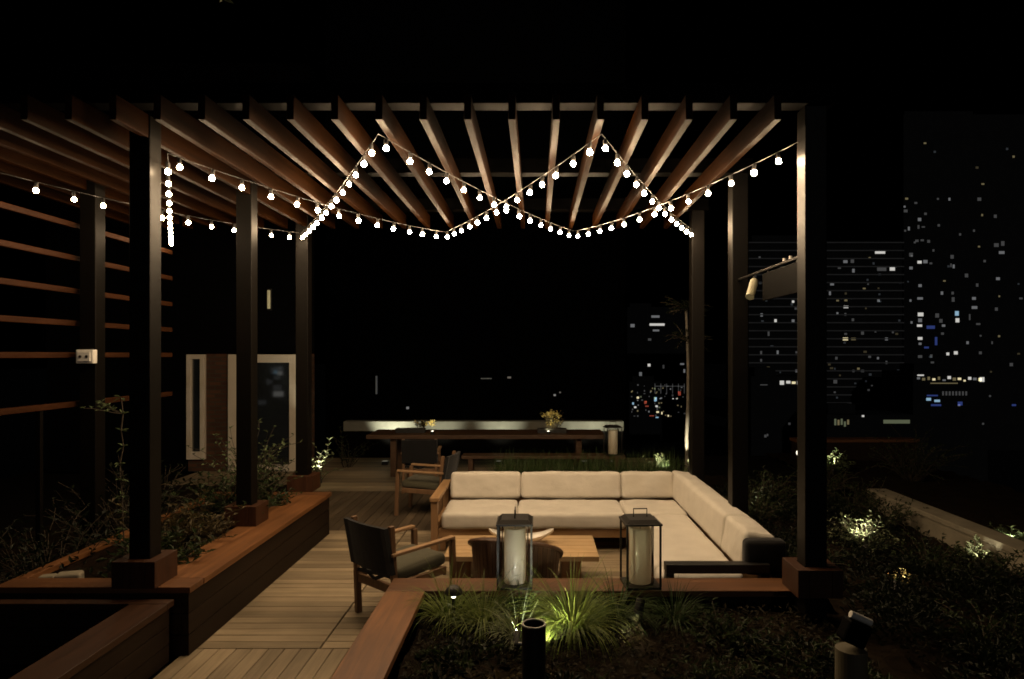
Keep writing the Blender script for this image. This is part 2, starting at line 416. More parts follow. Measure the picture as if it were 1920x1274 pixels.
soil_sheet('soil_far', 4.85, 7.4, .6, 14.5, lambda x, y: .05)

# ------------------------------------------------------------------ planter boxes
def planter(name, label, x0, x1, y0, y1, z, cws, caps, wallm='fascia', capm=None, th=.045, inset=.025, group='timber planter boxes'):
    t = thing(name, label, 'planter', ((x0 + x1) / 2, (y0 + y1) / 2, 0), 0, group)
    ox, oy = (x0 + x1) / 2, (y0 + y1) / 2
    i = inset
    wt = .05
    cwd = cws if isinstance(cws, dict) else {q: cws for q in 'rlfb'}
    for k, (a, b, c, d) in {'r': (x1 - i - wt, x1 - i, y0 + i, y1 - i), 'l': (x0 + i, x0 + i + wt, y0 + i, y1 - i),
              'f': (x0 + i + wt + .002, x1 - i - wt - .002, y0 + i, y0 + i + wt), 'b': (x0 + i + wt + .002, x1 - i - wt - .002, y1 - i - wt, y1 - i)}.items():
        if k in caps:
            mb = MB()
            # horizontal cladding boards
            n = max(2, round((z - th) / .14)); hh = (z - th) / n
            for q in range(n): mb.box(a - ox, b - ox, c - oy, d - oy, q * hh + .002, (q + 1) * hh - .004)
            mb.build('side_panel', M[wallm], t, bevel=.002)
    for k in caps:
        cw = cwd[k]
        if k in 'rl':
            xa, xb = (x1 - cw, x1) if k == 'r' else (x0, x0 + cw)
            ya = y0 + (cwd['f'] + .003 if 'f' in caps else 0); yb = y1 - (cwd['b'] + .003 if 'b' in caps else 0)
            n = max(1, round((yb - ya) / 2.0)); mb = MB()
            for q in range(n):
                mb.box(xa - ox, xb - ox, ya + (yb - ya) * q / n - oy, ya + (yb - ya) * (q + 1) / n - .003 - oy, z - th, z)
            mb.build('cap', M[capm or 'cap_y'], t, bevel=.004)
        else:
            ya, yb = (y0, y0 + cw) if k == 'f' else (y1 - cw, y1)
            n = max(1, round((x1 - x0) / 2.2)); mb = MB()
            for q in range(n):
                mb.box(x0 + (x1 - x0) * q / n - ox, x0 + (x1 - x0) * (q + 1) / n - .003 - ox, ya - oy, yb - oy, z - th, z)
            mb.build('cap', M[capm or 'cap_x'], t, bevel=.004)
    return t
planter('planter_box', 'long red timber planter along the left of the deck with three posts rising from it', -3.85, -2.45, 4.84, 8.20, .50, {'r': .42, 'l': .09, 'f': .20, 'b': .20}, 'rlfb')
planter('planter_box', 'lower dark planter nearest the camera on the left, in front of the long red one', -5.2, -2.54, .3, 4.80, .43, {'r': .26, 'b': .09}, 'rb', capm='cap_shaded')
planter('planter_box', 'planter with red timber ledge around the grass bed, lanterns standing on its back ledge', -1.08, 2.04, .3, 5.19, .45, .28, 'lb')
planter('planter_box', 'raised bed of dark green grass right behind the sofa', -.7, 2.04, 8.62, 9.55, .5, .08, 'rlfb')

# ------------------------------------------------------------------ pergola
ZR = 3.70; RH = .165
pg = thing('pergola', 'dark timber pergola of close rafters over the lounge, hung with bulb strings', 'pergola')
PY = (4.69, 6.43, 8.10); PW = .15
PYL = (4.88, 6.62, 8.26)
for X0 in (-2.91, 1.85):
    for Y0 in (PYL if X0 < 0 else PY):
        p = MB().box(X0, X0 + PW, Y0, Y0 + PW, .02 if X0 > 0 else .10, ZR + RH - .003).build('post', M['post'], pg, bevel=.006)
        zb = .50
        q = .078
        MB().box(X0 - q, X0 - .004, Y0 - q, Y0 + PW + q, zb, zb + .19).box(X0 + PW + .004, X0 + PW + q, Y0 - q, Y0 + PW + q, zb, zb + .19) \
            .box(X0 - .002, X0 + PW + .002, Y0 - q, Y0 - .004, zb, zb + .19).box(X0 - .002, X0 + PW + .002, Y0 + PW + .004, Y0 + PW + q, zb, zb + .19) \
            .build('post_base', M['block'], p, bevel=.003) if not (X0 > 0 and Y0 > 5) else None
for Y0 in PY[:2]:
    MB().box(-4.30, -4.30 + PW, Y0, Y0 + PW, .02, ZR + RH - .003).build('post', M['post'], pg, bevel=.006)
for Y0 in (4.66, 6.45, 8.10):
    MB().box(-5.6, 2.05, Y0, Y0 + PW, ZR + RH + .002, ZR + RH + .14).build('cross_beam', M['beam'], pg, bevel=.004)
k = 0
for i in range(-16, 7):
    X = (960 - CX) * 4.52 / F + i * .2925 + .0
    if any(abs(X - (a + PW / 2)) < .105 for a in (-2.91, 1.85, -4.30)): X += .0
    mb = MB().box(X - .024, X + .024, 4.50, 8.42, ZR, ZR + RH)
    if any(a - .03 < X < a + PW + .03 for a in (-2.91, 1.85, -4.30)):
        mb = MB()
        ys = [4.50] + [v for y in (PYL if -3.2 < X < -2.5 else PY) for v in (y - .003, y + PW + .003)] + [8.42]
        for a, b in zip(ys[::2], ys[1::2]): mb.box(X - .024, X + .024, a, b, ZR, ZR + RH)
    mb.build('rafter', M['rafter'], pg, bevel=.004)
# horizontal rail between the right-hand posts
rail = MB().box(1.90, 1.925, PY[0] + PW + .002, PY[1] - .002, 2.845, 2.865).build('rail', M['post'], pg, bevel=.004)
hp = thing('heater_panel', 'flat black panel hanging under the thin rail beside the front right post', 'panel', (1.9125, 4.87, 2.60))
MB().box(-.012, .012, 0, .86, 0, .225).build('panel', M['beam'], hp, bevel=.004)
for y in (.12, .74): MB().box(-.006, .006, y - .015, y + .015, .226, .243).build('hanger', M['post'], hp)
# spotlight hung below the rail, pale cylinder
sp = thing('spotlight', 'pale tubular spotlight hanging tilted under the black rail by the front right post', 'spotlight', (1.912, 5.98, 2.839))
mm = Matrix.Rotation(R(-38), 4, 'X') @ Matrix.Rotation(R(22), 4, 'Y')
b = MB().lathe([(.0, -.20), (.036, -.20), (.036, 0), (.03, .012), (0, .012)], 16)
b.v = [tuple(mm @ Vector(p) + Vector((0, 0, -.05))) for p in b.v]; b.build('barrel', M['sand'], sp, smooth=False)
MB().bar((0, 0, 0), (0, 0, -.07), .012, .03, (0, 1, 0)).build('bracket', M['black'], sp)
for dy, hh in ((4.95, .03), (5.25, .022), (5.12, .022)):
    tag(MB().lathe([(.0, 0), (.014, 0), (.014, hh), (0, hh)], 10).build('clip', M['white_plastic']), {4.95: 'larger white clip on the black rail, next to the front right post', 5.25: 'small white clip farthest along the black rail from the post', 5.12: 'small white clip in the middle of three on the black rail'}[dy], 'clip', 'white clips on the rail').location = (1.912, dy, 2.866)

# ------------------------------------------------------------------ slatted screen
ss = thing('slat_screen', 'screen of horizontal timber slats at the left edge of the terrace', 'screen', (-4.38, 5, 0))
for z in (3.37, 3.06, 2.75, 2.445, 2.145, 1.68):
    MB().box(-.03, .03, -3.3, 3.17, z - .025, z + .025).build('slat', M['slat'], ss, bevel=.003)
for y in (-.65, 1.02, 2.6, -2.2): MB().box(-.02, .02, y - .02, y + .02, .02, 1.65).build('upright', M['post'], ss)
jb = thing('junction_box', 'white weatherproof socket box fixed to the slat screen post', 'junction box', (-4.205, 6.425, 2.13))
MB().box(-.08, .08, -.07, -.002, -.065, .065).build('case', M['white_plastic'], jb, bevel=.008)
MB().box(-.06, .06, -.082, -.072, -.045, .045).build('cover', M['white_plastic'], jb, bevel=.004)
for dx in (-.03, .03): MB().lathe([(0, 0), (.013, 0), (.013, .006), (0, .006)], 12).build('socket', M['black'], jb).matrix_local = Matrix.Translation((dx, -.083, 0)) @ Matrix.Rotation(R(90), 4, 'X')

# ------------------------------------------------------------------ bulb strings
ico = bmesh.new(); bmesh.ops.create_icosphere(ico, subdivisions=2, radius=.0203)
bme = bpy.data.meshes.new('bulb')
for v in ico.verts:
    if v.co.z > .010: v.co.x *= .93; v.co.y *= .93; v.co.z *= 1.12
ico.to_mesh(bme); ico.free(); bme.polygons.foreach_set('use_smooth', [True] * len(bme.polygons)); bme.materials.append(M['bulb'])
bme_dim = bme.copy(); bme_dim.materials[0] = M['bulb_dim']
sk = MB().lathe([(0, .024), (.012, .024), (.015, .034), (.015, .062), (.008, .07), (0, .07)], 10).build('socket', M['black']); skm = sk.data; bpy.data.objects.remove(sk)
def ND(px, py, Y): return Vector((wx(px, Y), Y, wz(py, Y)))
ZN = 3.685
Nm1 = Vector((wx(-60, 4.62), 4.62, ZN)); Nm1 = Vector((-4.25, 4.85, 3.56))
N0 = Vector((-2.60, 4.82, 3.57)); N1 = Vector((-1.09, 4.72, ZN - .01)); N2 = Vector((.455, 4.72, ZN - .01)); N3 = Vector((1.84, 4.78, 3.64))
F0 = Vector((-4.32, 8.09, 3.52)); F1 = Vector((-2.82, 8.20, 3.61)); F2 = Vector((-1.09, 8.20, 3.62)); F3 = Vector((.455, 8.20, 3.63)); F4 = Vector((1.87, 8.09, 3.62))
def string_light(label, nodes):
    st = thing('string_light', label, 'string lights', tuple(nodes[0]), 0, 'bulb strings zigzagging under the rafters')
    o0 = nodes[0]
    pts = []; bulbs = []
    for a, b in zip(nodes, nodes[1:]):
        L = (b - a).length; sag = .045 + .035 * rnd.random(); nseg = 24
        f = lambda t: a.lerp(b, t) - Vector((0, 0, sag * 4 * t * (1 - t)))
        for q in range(nseg + (b is nodes[-1])): pts.append(f(q / nseg) - o0)
        n = round(L / .275)
        for q in range(n):
            t = (q + .35 + rnd.uniform(-.06, .06)) / n
            bulbs.append(f(t) - o0)
    MB().tube(pts, .0035, 5).build('cable', M['black'], st)
    for p in bulbs:
        b = bpy.data.objects.new('bulb', bme if (p + o0).x > -2.55 else bme_dim); COL.objects.link(b); b.parent = st
        b.location = p - Vector((0, 0, .07)); b.rotation_euler = (rnd.uniform(-.12, .12), rnd.uniform(-.12, .12), rnd.uniform(0, 6))
        b.scale = (rnd.uniform(.93, 1.05),) * 3
        s_ = bpy.data.objects.new('socket', skm); COL.objects.link(s_); s_.parent = b
    return st
string_light('zigzag string of glowing round bulbs that ends at the top of the front right post', [Nm1, F1, N1, F3, N3])
string_light('zigzag string of glowing round bulbs that ends at the top of the back right post', [F0, N0, F2, N2, F4])

# ------------------------------------------------------------------ corner sofa
sf = thing('corner_sofa', 'large L-shaped outdoor sofa with oatmeal cushions on a teak frame', 'sofa')
fr = MB()
fr.box(-1.06, 1.90, 7.45, 7.52, .15, .245).box(-1.06, 1.90, 8.38, 8.44, .15, .60)            # front rail, back panel
fr.box(1.00, 1.07, 5.36, 7.448, .15, .245).box(1.80, 1.85, 5.36, 8.378, .15, .55)
for y in [7.55 + .1 * i for i in range(8)]: fr.box(-1.04, 1.0, y, y + .07, .215, .24)
for y in [5.40 + .1 * i for i in range(20)]: fr.box(1.075, 1.79, y, y + .07, .215, .24)
fr.build('frame', M['teak_x'], sf, bevel=.004)
for x, y in ((-1.02, 7.50), (-1.02, 8.32), (.2, 7.55), (.2, 8.32), (1.04, 7.49), (1.04, 6.4), (1.76, 6.4), (1.76, 8.3)):
    MB().box(x - .03, x + .03, y - .03, y + .03, .004, .213 if y != 7.49 else .149).build('leg', M['teak_z'], sf, bevel=.004)
# left arm : front leg, back leg, sloping flat top
MB().box(-1.135, -1.063, 7.36, 7.45, .004, .56).build('arm_post', M['teak_z'], sf, bevel=.006)
MB().box(-1.135, -1.063, 8.30, 8.44, .004, .56).build('arm_post', M['teak_z'], sf, bevel=.006)
MB().box(-1.145, -1.045, 7.34, 8.44, .562, .605).build('armrest', M['teak_y'], sf, bevel=.006)
MB().box(-1.12, -1.075, 7.452, 8.298, .16, .30).build('arm_rail', M['teak_y'], sf, bevel=.004)
# near arm across the end of the right run; black stands for its shaded side
MB().box(1.00, 1.80, 5.24, 5.345, .465, .535).build('armrest', M['black'], sf, bevel=.005)
MB().box(1.00, 1.065, 5.25, 5.335, .004, .463).build('arm_post', M['black'], sf, bevel=.005)
MB().box(1.73, 1.80, 5.25, 5.335, .004, .463).build('arm_post', M['black'], sf, bevel=.005)
ctx = bpy.data.textures.new('creases', 'CLOUDS'); ctx.noise_scale = .22; ctx.noise_depth = 2
def soften(o):
    a = o.modifiers.new('fine', 'SUBSURF'); a.levels = a.render_levels = 2
    d = o.modifiers.new('sag', 'DISPLACE'); d.texture = ctx; d.strength = .022; d.mid_level = .5; d.texture_coords = 'GLOBAL'
    return o
def seat(x0, x1, y0, y1, r=.042): return soften(MB().cushion(x0, x1, y0, y1, .247, .425, r, .007).build('seat_cushion', M['sofa'], sf, smooth=True, weld=True))
seat(-1.03, -.215, 7.41, 8.14); seat(-.205, .975, 7.41, 8.14); seat(.985, 1.66, 7.40, 8.14)
seat(.97, 1.64, 5.36, 5.60, .05); seat(.97, 1.64, 5.595, 7.395, .05)
def back(x0, x1): 
    m = Matrix.Translation((0, 8.14, .43)) @ Matrix.Rotation(R(-9), 4, 'X')
    return soften(MB().cushion(x0, x1, -.005, .215, 0, .315, .045, .007, m=m).build('back_cushion', M['sofa'], sf, smooth=True, weld=True))
back(-1.025, -.185); back(-.178, 1.018); back(1.025, 1.655)
def backr(y0, y1):
    m = Matrix.Translation((1.62, 0, .43)) @ Matrix.Rotation(R(8), 4, 'Y')
    return soften(MB().cushion(.0, .26, y0, y1, 0, .315, .045, .007, m=m).build('back_cushion', M['sofa'], sf, smooth=True, weld=True))
backr(6.03, 8.40); backr(5.43, 6.02)
MB().cushion(1.63, 1.95, 5.30, 5.42, .43, .70, .035, .006).build('end_block', M['sling'], sf, smooth=True, weld=True)  # black block set against the end of the back cushion

# ------------------------------------------------------------------ coffee table, bowl, tub chair
ct = thing('coffee_table', 'low rectangular teak plank table in front of the sofa', 'table', (-.13, 6.42, 0))
mb = MB()
for i in range(6): mb.box(-.69, .69, -.36 + .12 * i, -.36 + .12 * (i + 1) - .006, .31, .355)
mb.build('tabletop', M['pale_teak'], ct, bevel=.003)
for x in (-.55, .45): MB().box(x - .09, x + .09, -.25, .25, .004, .308).build('leg', M['teak_z'], ct, bevel=.004)
bw = thing('bowl', 'white boat-shaped bowl with upturned ends on the low table', 'bowl', (-.14, 6.52, .356))
vs = []; fs = []; nu, nv = 22, 10
for th in (0, .008):
    for i in range(nu + 1):
        u = -1 + 2 * i / nu
        wd = (.105 - th) * math.sqrt(max(0, 1 - abs(u) ** 2.2)) + .002; rise = .075 * abs(u) ** 2.4
        for j in range(nv + 1):
            a = PI * j / nv
            vs.append((u * (.31 - th), -wd * math.cos(a), rise + .058 - (.058 - th) * math.sin(a) * (1 - .55 * abs(u) ** 3)))
n1 = (nu + 1) * (nv + 1)
for q in (0, n1):
    for i in range(nu):
        for j in range(nv):
            a = q + i * (nv + 1) + j; f = (a, a + 1, a + nv + 2, a + nv + 1); fs.append(f if q else f[::-1])
for i in range(nu):
    for j in (0, nv):
        a = i * (nv + 1) + j; fs.append((a, a + nv + 1, a + nv + 1 + n1, a + n1))
MB().add(vs, fs).build('basin', M['ceramic'], bw, smooth=True, weld=True)
tc_ = thing('tub_chair', 'dark walnut tub chair with curved slatted back turned to the camera', 'chair', (-.17, 5.69, 0), R(-14))
# back centre at angle -90deg (towards camera), arms sweep round to +-115deg
def rimz(t): return .44 + .255 * math.cos(max(-1, min(1, t / R(118))) * PI / 2) ** .9
mb = MB(); na = 30
for i in range(na):
    t0 = R(-112) + R(224) * i / na; t1 = R(-112) + R(224) * (i + .90) / na
    vs = []
    for t in (t0, t1):
        for r, dz in ((.345, 0), (.368, 0)):
            c, s_ = math.sin(t), -math.cos(t)
            vs.append((r * .90 * c, r * .90 * s_, .13)); vs.append((r * c, r * s_, rimz(t) - .02))
    mb.add(vs, [(0, 1, 5, 4), (2, 6, 7, 3), (0, 2, 3, 1), (4, 5, 7, 6), (1, 3, 7, 5), (0, 4, 6, 2)])
mb.build('backrest', M['walnut'], tc_, bevel=.003)
vs = []; fs = []; na = 40
for i in range(na + 1):
    t = R(-118) + R(236) * i / na; c, s_ = math.sin(t), -math.cos(t)
    for r, dz in ((.33, -.018), (.395, -.018), (.40, .002), (.385, .016), (.34, .016)):
        vs.append((r * c, r * s_, rimz(t) + dz))
for i in range(na):
    for j in range(5):
        a = i * 5 + j; b_ = i * 5 + (j + 1) % 5; fs.append((a, b_, b_ + 5, a + 5))
fs += [(4, 3, 2, 1, 0), tuple(na * 5 + j for j in range(5))]
MB().add(vs, fs).build('top_rail', M['walnut_rim'], tc_, smooth=False, bevel=.004)
MB().lathe([(0, .12), (.335, .12), (.345, .14), (.345, .27), (.33, .285), (0, .285)], 32).build('seat_base', M['walnut'], tc_)
MB().lathe([(0, .287), (.29, .287), (.315, .31), (.315, .36), (.28, .39), (0, .395)], 32).build('seat_cushion', M['olive'], tc_, smooth=True)
for a in (45, 135, 225, 315):
    MB().tube([(.25 * math.cos(R(a)), .25 * math.sin(R(a)), .125), (.28 * math.cos(R(a)), .28 * math.sin(R(a)), .003)], [.024, .017], 10).build('leg', M['walnut_rim'], tc_, smooth=True)

# ------------------------------------------------------------------ sling chairs
CHG = 'black sling armchairs'
def sling_chair(loc, rz, label):
    t = thing('sling_chair', label, 'chair', loc, rz, CHG)
    for s in (-1, 1):
        MB().bar((s * .255, -.30, .002), (s * .255, -.315, .36), .042, .05, (0, 1, 0)).bar((s * .255, -.315, .355), (s * .255, -.345, .81), .04, .045, (0, 1, 0)).build('leg', M['chair_wood'], t, bevel=.005)
        MB().bar((s * .262, .30, .002), (s * .2555, .28, .585), .042, .048, (0, 1, 0)).build('leg', M['chair_wood'], t, bevel=.005)
        MB().bar((s * .27, -.36, .585), (s * .27, .285, .605), .055, .026).build('armrest', M['chair_arm'], t, bevel=.006)
        MB().bar((s * .255, -.29, .325), (s * .2555, .21, .345), .03, .06).build('side_rail', M['chair_wood'], t, bevel=.004)
    MB().bar((-.232, -.31, .30), (.232, -.31, .30), .03, .07).build('back_rail', M['chair_wood'], t, bevel=.004)
    MB().bar((-.235, .225, .32), (.235, .225, .32), .03, .06).build('front_rail', M['chair_wood'], t, bevel=.004)
    # sling: slightly hollow sheet, wraps past the uprights
    vs = []; nx, nz = 10, 6
    for f in (0, 1):
        for i in range(nx + 1):
            u = -1 + 2 * i / nx
            for j in range(nz + 1):
                v = j / nz; z = .43 + .375 * v
                y = -.315 - .085 * (z - .36) / .44 - .03 * (1 - u * u) * (1 if f == 0 else 1) + (-.018 if f == 0 else .012) - (.012 if abs(u) > .9 and f == 0 else 0)
                vs.append((u * .278, y, z))
    n1 = (nx + 1) * (nz + 1); fs = []
    for q in (0, n1):
        for i in range(nx):
            for j in range(nz):
                a = q + i * (nz + 1) + j; f = (a, a + nz + 1, a + nz + 2, a + 1); fs.append(f if q == 0 else f[::-1])
    def edge(l):
        for a, b_ in zip(l, l[1:]): fs.append((a, b_, b_ + n1, a + n1))
    edge([i * (nz + 1) for i in range(nx + 1)]); edge([i * (nz + 1) + nz for i in range(nx + 1)])
    edge(list(range(nz + 1))); edge([nx * (nz + 1) + j for j in range(nz + 1)])
    MB().add(vs, fs).build('sling_back', M['sling'], t, smooth=False, weld=True)
    m = Matrix.Translation((0, 0, .345)) @ Matrix.Rotation(R(4), 4, 'X')
    MB().cushion(-.232, .232, -.27, .25, .01, .115, .04, .012, m=m).build('seat_cushion', M['olive'], t, smooth=True, weld=True)
    st = MB()
    for a, b_ in (((-.235, -.322, .44), (.0, -.32, .34)), ((.235, -.322, .44), (.0, -.32, .34)), ((-.235, -.322, .37), (.235, -.322, .41))): st.bar(a, b_, .008, .03)
    st.build('strap', M['sling'], t)
    return t
ch = sling_chair((-1.09, 5.75, 0), R(-41.8), 'black sling armchair on the deck beside the front left planter ledge, seen from behind')
dup(ch, (-1.52, 9.30, 0), R(80), 'black sling armchair beyond the left arm of the sofa, facing left')
dup(ch, (-1.86, 11.15, 0), R(3), 'black sling armchair with its back to us at the long far table')

# ------------------------------------------------------------------ lanterns
LG = 'tall iron and glass lanterns'
def lantern(loc, rz, label, s=1.0):
    t = thing('lantern', label, 'lantern', loc, rz, LG)
    a = .128; h = .46
    MB().box(-a, a, -a, a, 0, .018).build('base', M['iron'], t, bevel=.002)
    f = MB()
    for x in (-1, 1):
        for y in (-1, 1): f.box(x * a - .007 - x * .007, x * a + .007 - x * .007, y * a - .007 - y * .007, y * a + .007 - y * .007, .019, h)
    f.build('frame', M['iron'], t)
    lid = MB(); lid.box(-a - .006, a + .006, -a - .006, a + .006, h + .001, h + .014)
    vs = [(x * q, y * q, z) for q, z in ((a - .004, h + .015), (a - .03, h + .04)) for x, y in ((-1, -1), (1, -1), (1, 1), (-1, 1))]
    lid.add(vs, [(0, 1, 5, 4), (1, 2, 6, 5), (2, 3, 7, 6), (3, 0, 4, 7), (4, 5, 6, 7), (3, 2, 1, 0)])
    lid.build('lid', M['iron'], t)
    MB().tube([(-.05, 0, h + .04), (-.05, 0, h + .10), (.05, 0, h + .10), (.05, 0, h + .04)], .0045, 6).build('handle', M['iron'], t)
    c = MB().lathe([(0, .02), (.079, .02), (.080, .03), (.080, .415), (.073, .422), (.03, .412), (0, .410)], 28).build('candle', M['frosted'], t, smooth=True)
    MB().tube([(0, 0, .409), (.002, 0, .428)], .0016, 5).build('wick', M['black'], c)
    g = MB()
    nn = 36; vs = []
    for r in (.1, .0975):
        for z in (.02, .44):
            for k in range(nn): vs.append((r * math.cos(2 * PI * k / nn), r * math.sin(2 * PI * k / nn), z))
    fs = []
    for k in range(nn):
        k2 = (k + 1) % nn
        fs += [(k, k2, nn + k2, nn + k), (2 * nn + k2, 2 * nn + k, 3 * nn + k, 3 * nn + k2), (nn + k, nn + k2, 3 * nn + k2, 3 * nn + k), (k2, k, 2 * nn + k, 2 * nn + k2)]
    g.add(vs, fs).build('glass_cylinder', M['clear'], t, smooth=True)
    return t
la = lantern((-.155, 5.045, .451), R(90), 'iron lantern with fat candle on the planter ledge, in front of the tub chair')
lb = dup(la, (.77, 5.045, .451), R(4), 'iron lantern with fat candle on the ledge before the right half of the sofa')
dup(la, (1.30, 11.55, .452), R(10), 'far iron lantern with pale candle at the right end of the bench')

# ------------------------------------------------------------------ far dining table, bench, table planters
dt = thing('dining_table', 'long timber dining table at the back of the terrace', 'table', (-.85, 12.3, 0))
mb = MB()
for i in range(6): mb.box(-2.1, 2.05, -.45 + .15 * i, -.45 + .15 * (i + 1) - .005, .68, .75)
mb.build('tabletop', M['table_wood'], dt, bevel=.004)
for x in (-1.65, 1.6):
    for y in (-.3, .3): MB().box(x - .05, x + .05, y - .05, y + .05, .004, .678).build('leg', M['table_wood'], dt, bevel=.004)
bn = thing('bench', 'low timber bench along the front of the long far table', 'bench', (0, 11.6, 0))
MB().box(-1.25, 1.5, -.17, -.003, .40, .45).box(-1.25, 1.5, .003, .17, .40, .45).build('seat', M['table_wood'], bn, bevel=.004)
for x in (-1.1, 1.35): MB().box(x - .04, x + .04, -.15, .15, .004, .398).build('leg', M['table_wood'], bn, bevel=.004)

def sprig(mb, lf, p, d, L, n, leaf, rr, droop=.5):
    q = Vector(p); pts = [q.copy()]; d = d.normalized()
    for i in range(n):
        d = (d + Vector((rr.uniform(-.25, .25), rr.uniform(-.25, .25), rr.uniform(-.2, .15) - droop * i / n * .35))).normalized()
        q = q + d * L / n; pts.append(q.copy())
        if i >= max(1, n // 5):
            for _ in range(2):
                a = rr.uniform(0, 2 * PI); o = Vector((math.cos(a), math.sin(a), rr.uniform(-.1, .8)))
                l = leaf * rr.uniform(.6, 1.2)
                lf.leaf(q, (o + d * .5), Vector((rr.uniform(-.5, .5), rr.uniform(-.5, .5), 1)), l, l * rr.uniform(.35, .55))
    mb.tube(pts, [.004 * (1 - .7 * i / n) + .001 for i in range(n + 1)], 4, False)
def shrub(loc, r, h, nst, leaf, label, mat='leaf', seed=0, n=8, cat='shrub', name='shrub', group='garden shrubs', flower=None, droop=.5, upright=0):
    rr = random.Random(seed * 131 + 5); t = thing(name, label, cat, loc, rr.uniform(0, 6), group)
    st, lf, fl = MB(), MB(), MB()
    for i in range(nst):
        a = rr.uniform(0, 2 * PI); s = math.sqrt(rr.random()) * (1 - upright)
        d = Vector((math.cos(a) * s * r, math.sin(a) * s * r, h * rr.uniform(.55, 1)))
        p0 = Vector((math.cos(a) * s * r * .25, math.sin(a) * s * r * .25, -.03))
        sprig(st, lf, p0, d, d.length * rr.uniform(.8, 1.15), n, leaf, rr, droop)
        if flower and rr.random() < .8:
            q = p0 + d * rr.uniform(.8, 1.05)
            for _ in range(7): fl.leaf(q + Vector((rr.uniform(-.03, .03), rr.uniform(-.03, .03), rr.uniform(-.03, .03))), Vector((rr.uniform(-1, 1), rr.uniform(-1, 1), rr.uniform(0, 1))), Vector((0, 0, 1)), .035, .022)
    st.build('stem', M['stem'], t); lf.build('foliage', M[mat], t)
    if flower: fl.build('blossom', M['flower'], t)
    return t
def tuft(loc, L, n, label, mat='grass', seed=0, W=.006, spread=1.0, droop=1.3, group='ornamental grass tufts', base=.05):
    rr = random.Random(seed * 77 + 3); mb = MB()
    for i in range(n):
        a = rr.uniform(0, 2 * PI); s = (.25 + .75 * rr.random() ** .6) * spread
        d = Vector((math.cos(a) * s * .95, math.sin(a) * s * .95, 1)); rb = base * rr.random()
        mb.blade((math.cos(a) * rb, math.sin(a) * rb, -.02), d, L * rr.uniform(.55, 1.1), W * rr.uniform(.6, 1.2), droop * rr.uniform(.6, 1.3) * (.4 + s), 8)
    o = mb.build('grass_tuft', M[mat]); o.location = loc; tag(o, label, 'grass', group); return o

TP = 'troughs of flowers on the long table'
for px, w_, lab, s in ((770, .52, 'left black trough of pale flowers on the long far table', 1), (1035, .52, 'right black trough of yellow flowers on the long far table', 2)):
    X = wx(px, 12.2); t = thing('table_planter', lab, 'planter', (X, 12.2, .752), 0, TP)
    MB().box(-w_ / 2, w_ / 2, -.08, .08, 0, .08).build('trough', M['black'], t, bevel=.004)
    rr = random.Random(s); st, lf, fl = MB(), MB(), MB()
    for i in range(26 if s == 2 else 16):
        x0 = rr.uniform(-.1, .12) if s == 2 else rr.uniform(.12, .40)
        d = Vector((rr.uniform(-.5, .5), rr.uniform(-.3, .3), 1)); Lg = rr.uniform(.10, .42) if s == 2 else rr.uniform(.06, .14)
        sprig(st, lf, (min(x0, w_ / 2 - .03), rr.uniform(-.05, .05), .07), d, Lg, 5, .05, rr, .2)
        q = Vector((x0, 0, .07)) + d * Lg * .8
        for _ in range(6): fl.leaf(q + Vector((rr.uniform(-.03, .03), rr.uniform(-.03, .03), rr.uniform(-.03, .03))), Vector((rr.uniform(-1, 1), rr.uniform(-1, 1), rr.uniform(0, 1))), Vector((0, 0, 1)), .05, .03)
    st.build('stem', M['stem'], t); lf.build('foliage', M['leaf3'], t); fl.build('blossom', M['flower'], t)

# ------------------------------------------------------------------ walls round the terrace
pw = thing('parapet_wall', 'long low pale concrete wall behind the far table, washed by lamps', 'wall', (0, 14.2, 0))
MB().box(-4.0, 1.82, 0, .25, .004, .555).build('wall_face', M['beam'], pw, bevel=.006)  # lower part of the same wall, near black in place of shade
MB().box(-4.0, 1.82, -.03, .28, .557, .76).build('coping', M['concrete'], pw, bevel=.006)  # pale band: lamp-washed strip along the top set by colour
gw = thing('garden_wall', 'low pale garden wall running along the right side of the planting', 'wall', (4.7, 6, 0))
MB().box(-.11, .11, -5.6, 3.4, .0, .235).build('wall_face', M['wallc'], gw, bevel=.008)
MB().box(-.13, .13, -5.6, 3.42, .237, .30).build('coping', M['wallc'], gw, bevel=.008)
rw = thing('terrace_wall', 'dim brown planter wall beyond the right-hand garden', 'wall', (6.6, 13.6, 0))
MB().box(-1.4, 1.0, 0, .3, .0, .40).build('wall_face', M['fascia'], rw); MB().box(-1.43, 1.03, -.03, .33, .402, .46).build('coping', M['cap_x'], rw)

# ------------------------------------------------------------------ left brick building with door and window
YB = 12.5
hb = thing('brick_building', 'dark brick building with a white framed glass door at the back left', 'building', (-7, YB, 0))
ox = 7.0
door_l, door_r = wx(428, YB), wx(558, YB)
wl, wr = wx(350, YB), wx(384, YB)
w_ = MB(); zt = wz(668, YB)
MB().box(-9.0 + ox, wl + ox, .05, .35, 0, 2.16).build('side_wall', M['dark_wall'], hb)  # near-black colour stands for darkness on this side wall
xs = [(wr, door_l), (door_r, wx(578, YB))]
for a, b_ in xs: MB().box(a + ox, b_ + ox, .05, .35, 0, 2.16).build('brick_pier', M['brick'], hb)
MB().box(-9.0 + ox, wx(578, YB) + ox, .03, .35, 2.162, 7.5).build('upper_wall', M['dark_wall'], hb)  # night darkness above the door put into the wall colour
w_.box(wl + ox + .002, wr + ox - .002, .05, .35, 0, wz(862, YB))
w_.build('sill_wall', M['brick'], hb)
